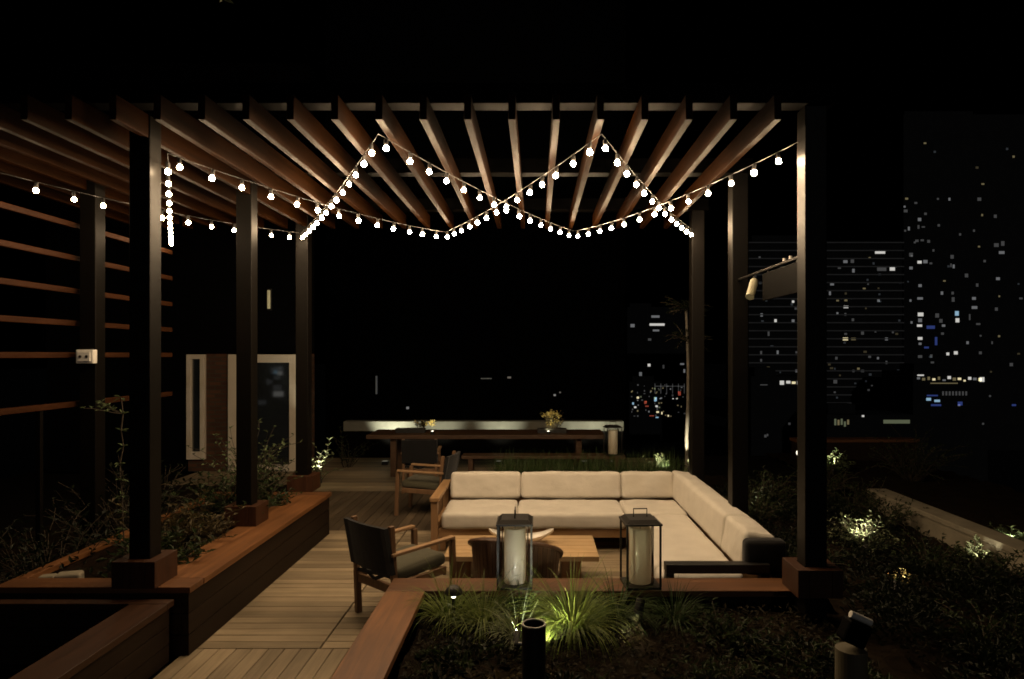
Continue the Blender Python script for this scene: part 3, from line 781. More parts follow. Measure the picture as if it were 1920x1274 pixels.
def glazed(name, x0, x1, z0, z1, fw, bottom):
    d = MB(); d.box(x0 + ox, x0 + fw + ox, -.02, .12, z0, z1).box(x1 - fw + ox, x1 + ox, -.02, .12, z0, z1).box(x0 + fw + .001 + ox, x1 - fw - .001 + ox, -.02, .12, z1 - fw, z1)
    d.box(x0 + fw + .001 + ox, x1 - fw - .001 + ox, -.02, .12, z0, z0 + bottom)
    o = d.build(name, M['white_paint'], hb, bevel=.006)
    MB().box(x0 + fw + .001 + ox, x1 - fw - .001 + ox, .04, .055, z0 + bottom + .001, z1 - fw - .001).build('pane', M['glass'], o)
    return o
dr = glazed('door', door_l, door_r, .01, 2.15, .15, .12)
MB().tube([(door_l + .22 + ox, -.03, .9), (door_l + .22 + ox, -.07, .92), (door_l + .22 + ox, -.07, 1.2), (door_l + .22 + ox, -.03, 1.22)], .012, 8).build('handle', M['black'], dr)
glazed('window', wl, wr, wz(862, YB) + .002, 2.15, .085, .14)
wlmp = thing('wall_lamp', 'slim vertical wall lamp glowing faintly above the glass door', 'lamp', (wx(505, YB), YB + .045, wz(562, YB)))
MB().box(-.04, .04, -.05, 0, -.2, .2).build('backplate', M['black'], wlmp, bevel=.004)
M['sconce'] = mat_emit('sconce_glow', (1, .82, .5), .08)
MB().box(-.025, .025, -.085, -.052, -.17, .17).build('diffuser', M['sconce'], wlmp, bevel=.006)

# ------------------------------------------------------------------ neighbour block and city
def tower(name, label, Y, pl, pr, ptop, depth, floors_px=None, group='city buildings at night', lights=(), faint=0, band=True, base=-39.9, mat='tower', bandh=.45):
    x0, x1 = wx(pl, Y), wx(pr, Y); zt = wz(ptop, Y); cx = (x0 + x1) / 2
    t = thing(name, label, 'building', (cx, Y, base), 0, group)
    MB().box(x0 - cx, x1 - cx, 0, depth, 0, zt - base).box(x0 - cx + 2, x0 - cx + (x1 - x0) * .4, 3, depth * .6, zt - base + .01, zt - base + 2.5).build('wall', M[mat], t)
    if floors_px:
        st = floors_px * Y / F; z = zt - base - .5; mb = MB()
        while z > 2:
            mb.box(x0 - cx - .3, x1 - cx + .3, -.7, -.02, z - bandh, z); z -= st
        mb.build('balcony_slab', M['tower_band'], t)
    fr_ = random.Random(int(pl)); lights = list(lights) + [(fr_.uniform(pl + 4, min(pr, 1915) - 4), fr_.uniform(ptop + 30, 760), fr_.uniform(3, 7), fr_.uniform(3, 5), fr_.choice(['w_faint', 'w_faint', 'w_fwarm', 'w_dim', 'w_wdim'])) for _ in range(faint)]
    for (px, py, w2, h2, m) in lights:
        w2 *= .85; h2 *= .85
        X = wx(px, Y) - cx; Z = wz(py, Y) - base; a = w2 * Y / F / 2; c = h2 * Y / F / 2
        MB().box(X - a, X + a, -.12, -.01, Z - c, Z + c).build('window', M[m], t)
    return t
W, Mi, D, WA, WD, B, CY_, RD, PL = 'w_white', 'w_mid', 'w_dim', 'w_warm', 'w_wdim', 'w_blue', 'w_cyan', 'w_red', 'w_pale'
tower('apartment_block', 'broad apartment block with pale floor bands and scattered lit windows', 250, 1404, 1692, 452, 30, 15, faint=62, lights=[
    (1650, 474, 22, 5, W), (1585, 491, 9, 6, Mi), (1598, 490, 7, 8, D), (1600, 508, 5, 8, Mi), (1673, 504, 11, 9, W), (1653, 505, 20, 8, D), (1560, 533, 8, 6, Mi),
    (1556, 550, 4, 9, Mi), (1647, 563, 5, 8, Mi), (1586, 576, 10, 5, W), (1570, 588, 4, 5, Mi), (1585, 590, 4, 6, D), (1599, 600, 5, 6, D), (1585, 636, 11, 6, WA), (1600, 636, 10, 5, WD),
    (1662, 636, 6, 6, Mi), (1617, 625, 6, 7, D), (1674, 623, 4, 5, D), (1568, 672, 5, 6, D), (1646, 672, 4, 5, Mi), (1662, 680, 4, 7, D), (1600, 696, 5, 5, D), (1617, 696, 7, 5, D), (1566, 716, 8, 8, D),
    (1455, 556, 7, 8, D), (1487, 566, 5, 5, W), (1492, 579, 5, 5, D), (1428, 591, 5, 7, Mi), (1454, 602, 5, 7, W), (1487, 602, 6, 6, Mi), (1441, 626, 4, 10, D),
    (1458, 661, 4, 8, Mi), (1427, 662, 4, 8, D), (1494, 661, 6, 5, D), (1429, 696, 8, 5, Mi), (1493, 696, 4, 6, Mi), (1427, 676, 4, 6, D), (1437, 722, 18, 3, D)])
tower('high_rise', 'tall dark high-rise at the right edge dotted with white and blue lit windows', 300, 1694, 2040, 215, 40, None, faint=26, lights=[
    (1691 + 5, 388, 4, 4, Mi), (1698, 396, 8, 6, D), (1717, 381, 6, 4, D), (1780, 374, 4, 6, Mi), (1836, 374, 8, 7, D), (1724, 412, 7, 7, Mi), (1704, 429, 4, 8, Mi), (1697, 433, 4, 4, D), (1722, 426, 4, 8, D), (1731, 426, 7, 3, D),
    (1760, 423, 5, 5, D), (1866, 406, 6, 7, D), (1826, 433, 4, 5, D), (1719, 452, 7, 5, D), (1729, 451, 7, 4, D), (1741, 453, 6, 6, D), (1708, 478, 8, 8, D), (1724, 492, 9, 6, W), (1735, 491, 9, 7, Mi), (1708, 503, 7, 6, Mi),
    (1785, 482, 7, 8, D), (1783, 498, 3, 8, D), (1788, 500, 4, 8, Mi), (1812, 517, 7, 8, D), (1871, 523, 8, 6, Mi), (1868, 460, 10, 8, D), (1880, 457, 7, 10, D), (1878, 474, 12, 6, Mi), (1725, 536, 7, 6, Mi), (1766, 550, 5, 7, Mi),
    (1832, 535, 5, 7, D), (1786, 550, 5, 6, D), (1787, 562, 6, 10, D), (1826, 560, 8, 6, Mi), (1827, 577, 12, 6, Mi), (1725, 560, 12, 5, Mi), (1707, 564, 4, 5, Mi), (1709, 605, 4, 5, Mi), (1726, 590, 12, 8, W), (1725, 601, 8, 8, Mi),
    (1724, 611, 11, 5, W), (1725, 635, 10, 6, W), (1725, 645, 6, 5, Mi), (1757, 592, 8, 9, D), (1764, 602, 7, 8, D), (1794, 588, 8, 10, CY_), (1795, 601, 8, 9, W), (1818, 595, 3, 13, D), (1769, 611, 7, 5, Mi), (1767, 626, 6, 5, D), (1868, 580, 6, 7, D),
    (1914, 560, 7, 4, D), (1834, 608, 9, 4, D), (1860, 643, 3, 6, D), (1814, 643, 5, 6, Mi), (1777, 664, 6, 6, W), (1792, 662, 8, 7, W), (1725, 669, 9, 6, D), (1746, 668, 5, 7, D), (1748, 680, 7, 4, D), (1838, 662, 6, 6, D), (1896, 684, 7, 7, D),
    (1745, 614, 18, 7, B), (1755, 640, 5, 18, B), (1737, 652, 10, 4, B), (1901, 760, 9, 4, B), (1715, 455, 4, 4, D), (1750, 470, 4, 5, D), (1846, 490, 5, 5, D), (1800, 440, 4, 5, D)])
rl = random.Random(3)
lts = [(1722 + 9.6 * i, 711 + rl.uniform(-3, 4), rl.uniform(4, 8), rl.uniform(3, 7), rl.choice([WA, WA, W, WD, Mi])) for i in range(13)] + [(1841, 712, 10, 10, W), (1726, 704, 14, 3, W), (1770, 719, 60, 2, WD)]
lts += [(1768 + 6.2 * i, 738, 3.5, 9, D) for i in range(8)] + [(1741, 749, 10, 6, CY_), (1757, 752, 12, 5, CY_), (1748, 742, 24, 3, B), (1800, 757, 10, 8, B), (1798, 760, 5, 4, Mi), (1755, 760, 22, 4, B), (1843, 795, 4, 4, D), (1856, 743, 4, 4, D)]
tower('low_building', 'low building at right with a strip of warm lights over a blue glass front', 220, 1712, 1852, 697, 20, None, lights=lts)
tower('low_building', 'low dark building between the right posts with a bright white lit strip', 200, 1408, 1540, 706, 20, None, lights=[(1466, 718, 9, 9, W), (1478, 717, 9, 6, W), (1488, 718, 8, 5, WA), (1497, 718, 6, 8, W), (1432, 722, 16, 2, D), (1480, 795, 5, 5, D), (1435, 818, 5, 6, D), (1439, 816, 3, 5, D)])
tower('low_building', 'low building beside the front right post with a ragged row of yellow lights', 180, 1548, 1712, 778, 14, None, lights=[(1566 + 6 * i, 796 - rl.uniform(0, 5), 4, rl.uniform(6, 14), rl.choice([WA, WD, PL])) for i in range(5)] + [(1618, 780.5, 5, 4, W), (1681, 791, 58, 8, PL)])  # wide pale strip is a lit wall given its own glow
tower('office_tower', 'distant office tower with white lit bars near its top', 420, 1176, 1292, 576, 30, None, lights=[(1229, 594, 18, 5, Mi), (1232, 609, 33, 5, W), (1230, 620, 14, 4, Mi), (1186, 611, 9, 7, Mi), (1217, 685, 6, 6, W), (1218, 637, 7, 5, D), (1279, 683, 9, 4, Mi), (1283, 696, 4, 8, Mi), (1244, 688, 4, 8, D), (1201, 702, 6, 9, Mi), (1203, 711, 7, 7, Mi), (1207, 716, 9, 5, D)])
cl = [(1196, 746, 8, 7, WA), (1187, 757, 6, 8, CY_), (1191, 764, 8, 6, W), (1213, 762, 12, 4, RD), (1210, 755, 8, 10, RD), (1229, 749, 9, 14, CY_), (1231, 762, 8, 6, W), (1222, 780, 16, 3, RD), (1233, 773, 9, 6, WA), (1232, 783, 10, 4, CY_),
      (1241, 775, 4, 9, WA), (1253, 780, 5, 6, WA), (1262, 748, 5, 3, W), (1269, 748, 5, 3, W), (1274, 738, 9, 14, RD), (1278, 727, 6, 3, Mi), (1295, 770, 6, 8, Mi)]
cl = [(a, b_, c_ * .62, d_ * .62, m_) for a, b_, c_, d_, m_ in cl]
for i in range(60): cl.append((rl.uniform(1182, 1292), rl.uniform(722, 782), rl.uniform(1.5, 4), rl.uniform(1.5, 4), rl.choice([D, WD, Mi, PL, D, D, WD])))
for i in range(6): cl.append((1228 + 11 * i, 729, 1.5, 22, D))
cl.append((1256, 724.5, 64, 1.5, D))
tower('street_block', 'cluster of small shops with red, blue and white lights beyond the terrace', 330, 1180, 1300, 716, 15, None, lights=cl)
tower('neighbour_block', 'big unlit block filling the middle distance behind the far wall', 24, 610, 1173, -400, 15, None, base=-39.9, mat='dark_wall', lights=[(707, 722, 3, 40, 'w_faint'), (955, 708, 8, 4, 'w_dim'), (912, 710, 24, 2, 'w_faint'), (765, 765, 5, 5, 'w_mid'), (1040, 741, 5, 4, 'w_mid'), (1050, 736, 4, 3, 'w_dim')])
# block behind the camera, seen mirrored in the door glass
def mirror_pt(px, py, Y=-150):
    L = YB + (YB - Y); return (px - CX) / F * L, H - (py - CY) / F * L
t = thing('apartment_block', 'lit apartment block seen only as a reflection in the door glass', 'building', (-66, -150, -39.9))
MB().box(-14, 14, -20, 0, 0, 50).build('wall', M['tower'], t)
for (px, py, a, c, m) in [(520, 691, 6, 3, 'w_mid'), (527, 691, 4, 4, 'w_mid'), (517, 698, 4, 4, 'w_cyan'), (525, 700, 5, 4, 'w_white'), (519, 709, 6, 3, 'w_mid'), (502, 714, 3, 3, 'w_mid'), (503, 719, 3, 3, 'w_mid'), (520, 727, 8, 5, 'w_mid'), (522, 739, 10, 5, 'w_white'), (511, 695, 3, 6, 'w_mid'), (491, 755, 8, 4, 'w_mid'), (508, 716, 3, 3, 'w_mid')]:
    X, Z = mirror_pt(px, py); k = 325 / F / 2
    MB().box(X + 66 - a * k, X + 66 + a * k, .01, .12, Z + 39.9 - c * k, Z + 39.9 + c * k).build('window', M[m], t)

# ------------------------------------------------------------------ garden lights
def path_light(kind, loc, label, target=None, power=0, angle=60, color=(1, .92, .66), h=.3):
    t = thing('garden_light', label, 'garden light', loc, 0, 'small garden lights')
    if kind == 'stake':
        MB().tube([(0, 0, -.05), (0, 0, h)], .011, 8).build('stake', M['black'], t)
        o = MB().lathe([(0, 0), (.028, 0), (.030, .01), (.030, .095), (.026, .095), (.025, .055), (0, .055)], 14).build('lamp_head', M['black'], t, smooth=False)
        v = Vector(target) - (Vector(loc) + Vector((0, 0, h))); q = v.to_track_quat('Z', 'Y').to_matrix().to_4x4()
        o.matrix_local = Matrix.Translation((0, 0, h)) @ q
        ln = MB().lathe([(0, .056), (.02, .056), (.02, .059), (0, .059)], 14).build('lens', M['lens'], o)
        if power: spot(t, Vector(loc) + Vector((0, 0, h)) + v.normalized() * .085, target, power * 5, angle, color=color)
    elif kind == 'mushroom':
        MB().tube([(0, 0, -.05), (0, 0, h)], .012, 8).build('stake', M['black'], t)
        MB().lathe([(.0, h + .055), (.03, h + .05), (.055, h + .025), (.065, h), (.06, h - .004), (.0, h + .01)][::-1], 20).build('hood', M['black'], t, smooth=True)
        MB().lathe([(0, h - .03), (.014, h - .03), (.018, h - .015), (.014, h), (0, h)], 12).build('lens', M['lens'], t)
    return t
SG = [
    ((2.15, 9.52, .44), (2.17, 9.81, .98), 40, 30, 'uplight at the foot of the pale lit tree trunk'),
    ((1.86, 9.30, .5), (1.72, 9.62, .72), 10, 70, 'uplight in the white-lit leaves behind the sofa corner'),
    ((3.25, 6.72, .15), (3.36, 7.05, .5), 15, 80, 'uplight under the brightly speckled shrub right of the front post'),
    ((2.62, 8.35, .15), (2.85, 8.6, .6), 2.5, 60, 'uplight in the shrubs behind the right arm of the sofa'),
    ((4.25, 6.55, .05), (4.45, 6.85, .35), 2.2, 80, 'uplight in the leaves against the low right wall'),
    ((5.05, 7.3, .06), (5.25, 7.55, .3), 3.5, 80, 'uplight beyond the low right wall'),
    ((2.86, 5.42, .2), (2.97, 5.6, .4), .9, 70, 'small uplight by the yellow flower in the dark right bed'),
]
for loc, tg, pw_, an, lab in SG: path_light('stake', loc, lab, tg, pw_, an, h=.06)
path_light('stake', (.70, 4.55, .30), 'short dark spotlight on a stake by the front ledge, right of the lanterns', (.62, 4.42, .28), .5, 90, (1, .75, .4), h=.22)
path_light('stake', (-.012, 4.08, .30), 'low spotlight lighting the bright grass tuft in the front bed', (.24, 4.60, .62), 8, 78, (1, .96, .58), h=.06)
path_light('stake', (-.12, 4.20, .30), 'low spotlight lighting the small silvery grass in the front bed', (-.10, 4.42, .5), 5, 70, (1, .98, .85), h=.05)
path_light('mushroom', (-.57, 4.72, .30), 'hooded mushroom light among grass by the planter corner', h=.20)
# lamp glowing far right
bl = thing('garden_light', 'far round garden lamp glowing right of the middle right post', 'garden light', (4.62, 12.0, .0), 0, 'small garden lights')
MB().tube([(0, 0, 0), (0, 0, .37)], .02, 8).build('stake', M['black'], bl); MB().lathe([(0, .37), (.035, .385), (.045, .42), (.035, .455), (0, .47)], 16).build('lens', M['lens_soft'], bl, smooth=True)
# wall washers
for px, pwr in ((722, 4.5), (815, 1.2), (935, 1.6), (1095, 1.2), (1150, 1.0)):
    X = wx(px, 13.3); lab = {722: 'ground lamp washing the far wall at its brightest left end', 815: 'ground lamp washing the far wall behind the left flower trough', 935: 'ground lamp washing the middle of the far wall', 1095: 'ground lamp washing the far wall right of the yellow flowers', 1150: 'ground lamp at the right end of the far wall'}[px]
    t = thing('wall_washer', lab, 'ground lamp', (X, 13.30, .0), 0, 'ground lamps along the far wall')
    MB().box(-.06, .06, -.05, .05, .002, .07).build('housing', M['black'], t, bevel=.004); MB().box(-.05, .05, -.04, .04, .071, .076).build('lens', M['lens_dim'], t)
    spot(t, (X, 13.30, .09), (X, 14.18, .80), pwr * 85, 62, 1.0, (1, .97, .72), .03)
# flower trough lamps
for px, pwr in ((812, 1.8), (1028, 1.4)):
    X = wx(px, 12.0); t = thing('table_lamp', 'tiny lamp lighting the %s flowers on the long far table' % ('pale' if px < 900 else 'yellow'), 'lamp', (X, 11.93, .752), 0, 'tiny table lamps')
    MB().lathe([(0, 0), (.03, 0), (.03, .05), (.024, .055), (0, .055)], 14).build('housing', M['black'], t)
    MB().lathe([(0, .056), (.02, .056), (.02, .060), (0, .060)], 12).build('lens', M['lens'], t)
    spot(t, (X, 11.93, .83), (X + .02, 12.2, 1.0), pwr * 5, 90, .8, (1, .9, .5), .01)

# bollards in the front bed
def bollard(loc, label, r, h, kind):
    t = thing('bollard', label, 'bollard', loc, 0, 'dark garden bollards')
    if kind == 'tube':
        n = 32; vs = []; fs = []
        for rr_, z in ((r, 0), (r, h - .035), (r * 1.02, h - .035), (r * 1.04, h), (r * .88, h), (r * .86, h - .16)):
            for q in range(n): vs.append((rr_ * math.cos(2 * PI * q / n), rr_ * math.sin(2 * PI * q / n), z))
        body, rim = MB(), MB()
        for i in range(5):
            for q in range(n):
                a = i * n + q; b_ = i * n + (q + 1) % n; fs.append((a, b_, b_ + n, a + n))
        fs.append(tuple(5 * n + q for q in range(n)))
        MB().add(vs, fs).build('shaft', M['black'], t, smooth=False)
        rg = []
        for q in range(n + 1): rg.append((r * .97 * math.cos(2 * PI * q / n), r * .97 * math.sin(2 * PI * q / n), h + .004))
        MB().tube(rg, .006, 6, False).build('rim', M['steel'], t, smooth=True)
        MB().tube([(-r - .002, -.02, h - .09), (-r - .02, -.02, h - .09)], .008, 8).build('screw', M['steel'], t)
    else:
        MB().lathe([(0, 0), (r, 0), (r, h), (0, h)], 28).build('shaft', M['candle_dim'], t, smooth=False)
        hd = MB(); m = Matrix.Translation((0, 0, h + .045)) @ Matrix.Rotation(R(24), 4, 'Y')
        hd.box(-r * .8, r * .8, -r * .62, r * .62, -.02, .085, m); hd.build('hood', M['beam'], t, bevel=.012)
        a = m @ Vector((-r * .8, -.01, .102)); b_ = m @ Vector((r * .7, -.01, .102))
        MB().tube([a, b_], .016, 12).build('tube', M['white_plastic'], t, smooth=True)
    return t
M['steel'] = mat_plain('brushed_steel', (.30, .30, .28), .35, .8, .1, 8)
M['candle_dim'] = mat_plain('sand_paint', (.13, .112, .07), .6, 0, .1, 8, .05)
bollard((wx(1001, 3.6), 3.6, .28), 'black tubular bollard with a bright steel rim at the front centre', .062, wz(1172, 3.6) - .28, 'tube')
bollard((wx(1596, 3.1), 3.1, .12), 'sand coloured bollard under a tilted black hood at the bottom right', .068, wz(1216, 3.1) - .12, 'hood')

# ------------------------------------------------------------------ planting
# trees
def tree(loc, h, label, r0, seed, lit, crown_r=.7, name='tree', leaf=.06, nl=60):
    rr = random.Random(seed); t = thing(name, label, 'tree', loc)
    pts = [(rr.uniform(-.006, .006) * i, rr.uniform(-.006, .006) * i, h * i / 6) for i in range(7)]
    MB().tube(pts, [r0 * (1 - .4 * i / 6) for i in range(7)], 10).build('trunk', M['bark'], t, smooth=True)
    st, lf = MB(), MB()
    for i in range(nl):
        a = rr.uniform(0, 2 * PI); d = Vector((math.cos(a), math.sin(a), rr.uniform(-.1, .9))); p = Vector(pts[rr.choice((5, 6, 6))])
        sprig(st, lf, p, d, crown_r * rr.uniform(.5, 1.1), 7, leaf, rr, .4)
    st.build('branch', M['stem'], t); lf.build('crown', M['leaf_deep'], t); return t
tree((2.17, 9.8, .05), 2.75, 'slender tree with a pale lit trunk behind the right end of the sofa', .03, 4, True, .34, leaf=.055, nl=70)
# overhead tree at left whose drooping twig reaches the top of the picture
t = thing('tree', 'leafy tree whose drooping twig just shows at the top left', 'tree', (-4.5, 2.2, .1))
MB().tube([(0, 0, 0), (.1, .1, 1.5), (.15, .3, 3.0), (.6, .7, 4.2), (1.4, 1.2, 4.75), (2.3, 1.65, 4.75)], [.09, .08, .07, .05, .03, .012], 10).build('trunk', M['bark'], t, smooth=True)
rr = random.Random(12); st, lf = MB(), MB()
for i in range(40):
    p = Vector((rr.uniform(.3, 2.0), rr.uniform(.5, 1.5), rr.uniform(4.45, 5.0)))
    sprig(st, lf, p, Vector((rr.uniform(-1, 1), rr.uniform(-1, 1), rr.uniform(.0, .8))), .5, 6, .09, rr, .3)
tip = Vector((wx(402, 4.0) + 4.5, 4.0 - 2.2, wz(-30, 4.0) - .13))
sprig(st, lf, tip + Vector((-.15, -.1, .12)), Vector((.75, .3, -.45)), .28, 6, .07, rr, .6)
st.build('branch', M['stem'], t); lf.build('crown', M['grass_pale'], t)

for x, y, a, lab in ((-3.5, 5.12, .085, 'larger pale stone block behind the front ledge, left of the front left post'), (-3.72, 5.2, .06, 'smaller pale stone block at the left corner of the red planter')):
    sb = MB().cushion(-a, a, -a * .7, a * .7, 0, a * 1.7, .02, .0).build('stone_block', M['wallc'], smooth=True, weld=True); sb.location = (x, y, .37); sb.rotation_euler = (0, 0, .3); tag(sb, lab, 'stone', 'pale stones in the red planter')
# shrubs in the left planter and outside it
SH = [
    (-3.05, 5.55, .38, .30, .42, 20, .07, 'leaf', 'shrub with broad leaves just behind the front left post'),
    (-3.2, 6.0, .38, .28, .55, 20, .06, 'leaf3', 'tan-leaved shrub in the red planter between the first two posts'),
    (-3.0, 6.25, .38, .22, .40, 16, .05, 'leaf3', 'small yellowing shrub against the second left post'),
    (-3.15, 6.95, .38, .3, .65, 22, .06, 'leaf', 'tall dark shrub behind the second left post'),
    (-2.98, 7.45, .38, .22, .45, 16, .06, 'leaf', 'low shrub in the red planter in front of the third post'),
    (-3.25, 7.8, .38, .25, 1.05, 22, .05, 'leaf2', 'tall thin shrub in front of the brick pier'),
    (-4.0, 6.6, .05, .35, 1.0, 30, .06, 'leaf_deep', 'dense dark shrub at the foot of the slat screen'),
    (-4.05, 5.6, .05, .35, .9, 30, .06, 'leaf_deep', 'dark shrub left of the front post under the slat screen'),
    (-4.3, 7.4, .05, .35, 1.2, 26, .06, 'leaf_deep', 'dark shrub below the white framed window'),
    (-4.75, 5.2, .05, .4, 1.1, 26, .07, 'leaf_deep', 'broad shrub at the far left edge below the slats'),
    (-4.2, 10.6, .0, .3, .7, 18, .06, 'leaf', 'shrub beside the glass door'),
]
for i, (x, y, z, r, h, n, lfz, m, lab) in enumerate(SH): shrub((x, y, z), r * 1.1, h, int(n * 2.6), lfz * 1.1, lab, m, i)
# vine climbing by the front left post
t = thing('vine', 'thin vine climbing an upright left of the front left post', 'vine', (-3.62, 5.98, .05)); rr = random.Random(8); st, lf = MB(), MB()
pts = [Vector((rr.uniform(-.02, .02), rr.uniform(-.02, .02), 1.72 * i / 12)) for i in range(13)]
st.tube(pts, .006, 5)
for p in pts[2:]:
    for _ in range(4): lf.leaf(p, Vector((rr.uniform(-1, 1), rr.uniform(-1, 1), rr.uniform(-.3, .6))), Vector((0, 0, 1)), rr.uniform(.04, .08), .03)
for k in range(6): sprig(st, lf, pts[11], Vector((-1, rr.uniform(-.5, .5), .2)), .3, 5, .05, rr, .3)
st.build('stem', M['stem'], t); lf.build('foliage', M['leaf2'], t)
# grass behind the sofa
rr = random.Random(21); k = 0
gb = MB()
for i in range(2600):
    x = rr.uniform(-.55, 1.9); y = rr.uniform(8.78, 9.42); a = rr.uniform(0, 2 * PI); s = rr.random() * .6
    gb.blade((x, y, .41), Vector((math.cos(a) * s, math.sin(a) * s, 1)), rr.uniform(.25, .5), .006, rr.uniform(.5, 1.2), 5)
tag(structure(gb.build('bed_grass', M['grass_dark']), 'stuff'), 'thick dark green grass growing in the bed behind the sofa', 'grass')
# grass tufts in the front bed
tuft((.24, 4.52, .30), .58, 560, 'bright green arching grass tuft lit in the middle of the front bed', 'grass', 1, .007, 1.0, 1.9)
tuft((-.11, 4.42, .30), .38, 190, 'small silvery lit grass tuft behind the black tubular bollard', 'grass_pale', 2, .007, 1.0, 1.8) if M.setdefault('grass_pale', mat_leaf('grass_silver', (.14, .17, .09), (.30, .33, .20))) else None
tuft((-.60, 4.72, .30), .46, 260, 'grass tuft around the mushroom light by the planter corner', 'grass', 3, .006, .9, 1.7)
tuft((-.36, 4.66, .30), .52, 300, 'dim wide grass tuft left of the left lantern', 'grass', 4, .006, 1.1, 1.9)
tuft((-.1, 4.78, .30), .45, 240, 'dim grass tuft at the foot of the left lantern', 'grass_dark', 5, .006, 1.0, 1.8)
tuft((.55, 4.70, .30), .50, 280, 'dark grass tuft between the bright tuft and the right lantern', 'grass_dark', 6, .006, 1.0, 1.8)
tuft((.95, 4.70, .30), .36, 220, 'low dark grass tuft below the right lantern', 'grass_dark', 7, .006, 1.0, 1.6)
# shrubs in front bed and on the right
FS = [
    (1.25, 4.35, .30, .30, .22, 24, .05, 'leaf', 'low dark shrub in front of the sofa end ledge'),
    (1.0, 3.8, .30, .30, .18, 24, .045, 'leaf', 'low dark mound right of the tubular bollard'),
    (.55, 3.55, .30, .26, .15, 22, .045, 'leaf', 'low creeping plant close to the tubular bollard'),
    (-.25, 3.6, .30, .25, .14, 20, .05, 'leaf3', 'low tan plant left of the tubular bollard'),
    (-.5, 4.1, .30, .24, .14, 20, .05, 'leaf', 'low dark plant along the right side of the front ledge'),
    (1.65, 3.9, .28, .32, .25, 22, .05, 'leaf', 'low dark shrub behind the sand coloured bollard'),
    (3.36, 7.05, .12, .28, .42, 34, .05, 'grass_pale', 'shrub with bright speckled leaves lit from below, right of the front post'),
    (3.7, 6.4, .10, .35, .38, 30, .05, 'leaf', 'dark shrub in front of the speckled lit shrub'),
    (4.15, 6.2, .08, .30, .35, 26, .05, 'leaf', 'dark shrub overhanging the low right wall'),
    (4.42, 6.85, .06, .12, .26, 12, .06, 'grass_pale', 'thin lit plant against the low right wall'),
    (5.25, 7.55, .06, .18, .26, 14, .06, 'leaf2', 'lit plant beyond the low right wall'),
    (2.85, 8.6, .12, .25, .6, 22, .05, 'leaf', 'shrub behind the right arm of the sofa'),
    (2.45, 7.6, .2, .25, .5, 20, .05, 'leaf', 'dark shrub right of the sofa back'),
    (2.5, 6.2, .2, .25, .3, 20, .05, 'leaf', 'dark shrub beside the front right post'),
    (3.1, 4.6, .15, .35, .3, 26, .05, 'leaf', 'wide dark shrub behind the sand coloured bollard to its right'),
    (2.5, 3.6, .2, .3, .22, 22, .05, 'leaf', 'low dark plant at the bottom right edge'),
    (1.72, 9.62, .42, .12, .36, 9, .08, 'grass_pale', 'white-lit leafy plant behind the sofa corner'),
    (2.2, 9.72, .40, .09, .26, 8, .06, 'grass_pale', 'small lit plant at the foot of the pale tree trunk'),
    (5.3, 12.2, .05, .25, .45, 16, .07, 'leaf2', 'far lit plant right of the front right post'),
    (4.25, 8.3, .05, .35, .42, 26, .05, 'leaf', 'dark shrub hiding the middle of the low right wall'),
    (4.35, 9.3, .05, .40, .45, 28, .05, 'leaf', 'dark shrub in front of the far half of the low right wall'),
    (4.4, 10.5, .05, .45, .5, 28, .05, 'leaf', 'dark shrub at the far end of the low right wall'),
    (3.3, 9.4, .05, .45, .6, 30, .055, 'leaf', 'large dark shrub between the speckled lit shrub and the far lamp'),
    (6.3, 11.4, .05, .5, .9, 34, .06, 'leaf', 'large dark shrub at the far right'),
]
for i, (x, y, z, r, h, n, lfz, m, lab) in enumerate(FS): shrub((x, y, z), r, h, int(n * 2.2), lfz, lab, m, 40 + i)
shrub((2.97, 5.60, .2), .10, .2, 8, .04, 'little plant with yellow flowers in the dark right bed', 'leaf3', 71, flower=True)
path_light('stake', (5.2, 11.95, .05), 'uplight at the foot of the far lit plant on the right', (5.3, 12.2, .5), 10, 70, h=.06)
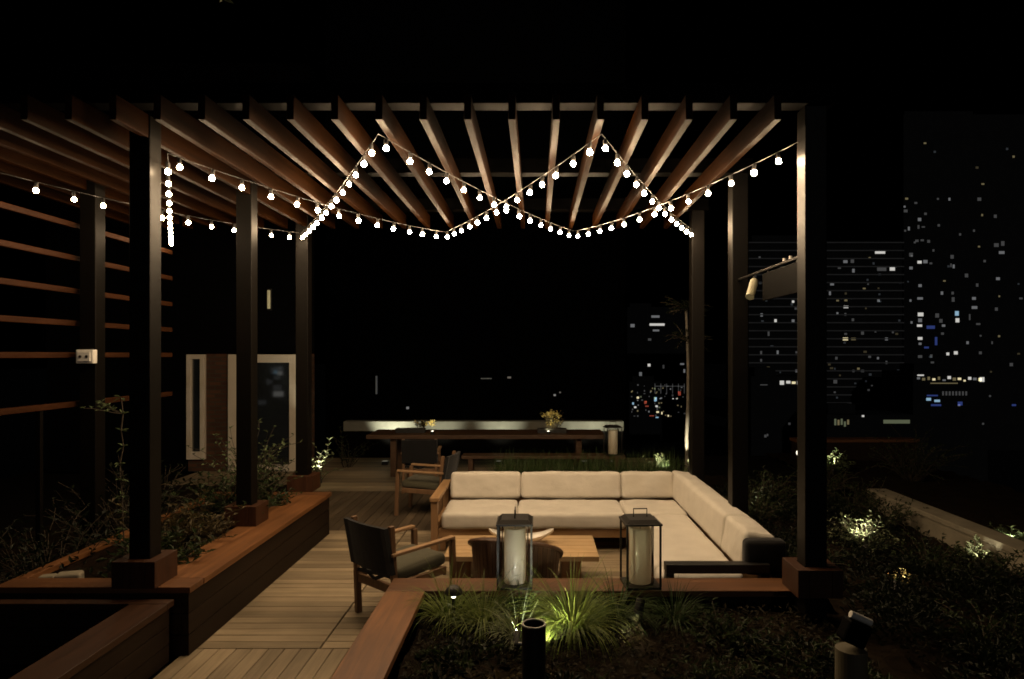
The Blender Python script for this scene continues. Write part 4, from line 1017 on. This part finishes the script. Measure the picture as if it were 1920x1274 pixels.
# lit plants left of the far wall
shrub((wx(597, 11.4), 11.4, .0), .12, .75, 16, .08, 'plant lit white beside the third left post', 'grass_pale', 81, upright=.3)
path_light('stake', (wx(600, 11.1), 11.1, .0), 'uplight below the white-lit plant beside the third left post', (wx(597, 11.4), 11.4, .6), 13, 60, h=.06)
shrub((wx(650, 13.0), 13.0, .0), .3, .7, 18, .06, 'dark shrub at the left end of the far wall', 'leaf', 82)
# ground cover
rr = random.Random(5); gc = MB()
for i in range(9000):
    if i < 2600 or i >= 5200: x, y, z = rr.uniform(-.75, 1.98), rr.uniform(2.6, 4.85), .31
    elif i < 4600: x, y = rr.uniform(2.25, 4.5), rr.uniform(3, 9.5); z = max(.04, .29 - .1 * (x - 2.1))
    else: x, y, z = rr.uniform(-3.4, -2.93), rr.uniform(5.2, 7.9), .39
    p = Vector((x, y, z + rr.uniform(0, .05)))
    gc.leaf(p, Vector((rr.uniform(-1, 1), rr.uniform(-1, 1), rr.uniform(-.1, .9))), Vector((0, 0, 1)), rr.uniform(.025, .07), rr.uniform(.01, .028))
tag(structure(gc.build('ground_cover', M['litter']), 'stuff'), 'dead leaves and low ground cover over the planting beds', 'ground cover')
# dense low planting that fills the right-hand bed: many stems no one could count
rr = random.Random(17); dp = MB()
clumps = [(rr.uniform(2.2, 4.4), rr.uniform(3.0, 9.8), rr.uniform(.15, .34), rr.uniform(.10, .30)) for _ in range(70)] + [(rr.uniform(-.6, 1.9), rr.uniform(2.8, 4.3), rr.uniform(.12, .22), rr.uniform(.06, .14)) for _ in range(34)]
for x, y, rad, hh in clumps:
    z0 = .30 if x < 2.0 else max(.04, .29 - .1 * (x - 2.1))
    for k in range(int(900 * rad)):
        a = rr.uniform(0, 2 * PI); q = math.sqrt(rr.random()); t_ = rr.random() ** .6
        p = Vector((x + math.cos(a) * q * rad, y + math.sin(a) * q * rad, z0 + hh * t_ * (1.05 - q * q)))
        if p.x < 2.2 and (p.y > 4.6 or p.x > 2.0): continue
        dp.leaf(p, Vector((math.cos(a) * q + rr.uniform(-.6, .6), math.sin(a) * q + rr.uniform(-.6, .6), rr.uniform(-.1, 1))), Vector((rr.uniform(-.4, .4), rr.uniform(-.4, .4), 1)), rr.uniform(.03, .065), rr.uniform(.014, .028))
tag(structure(dp.build('low_planting', M['leaf_deep']), 'stuff'), 'dense dark leafy planting filling the beds', 'planting')
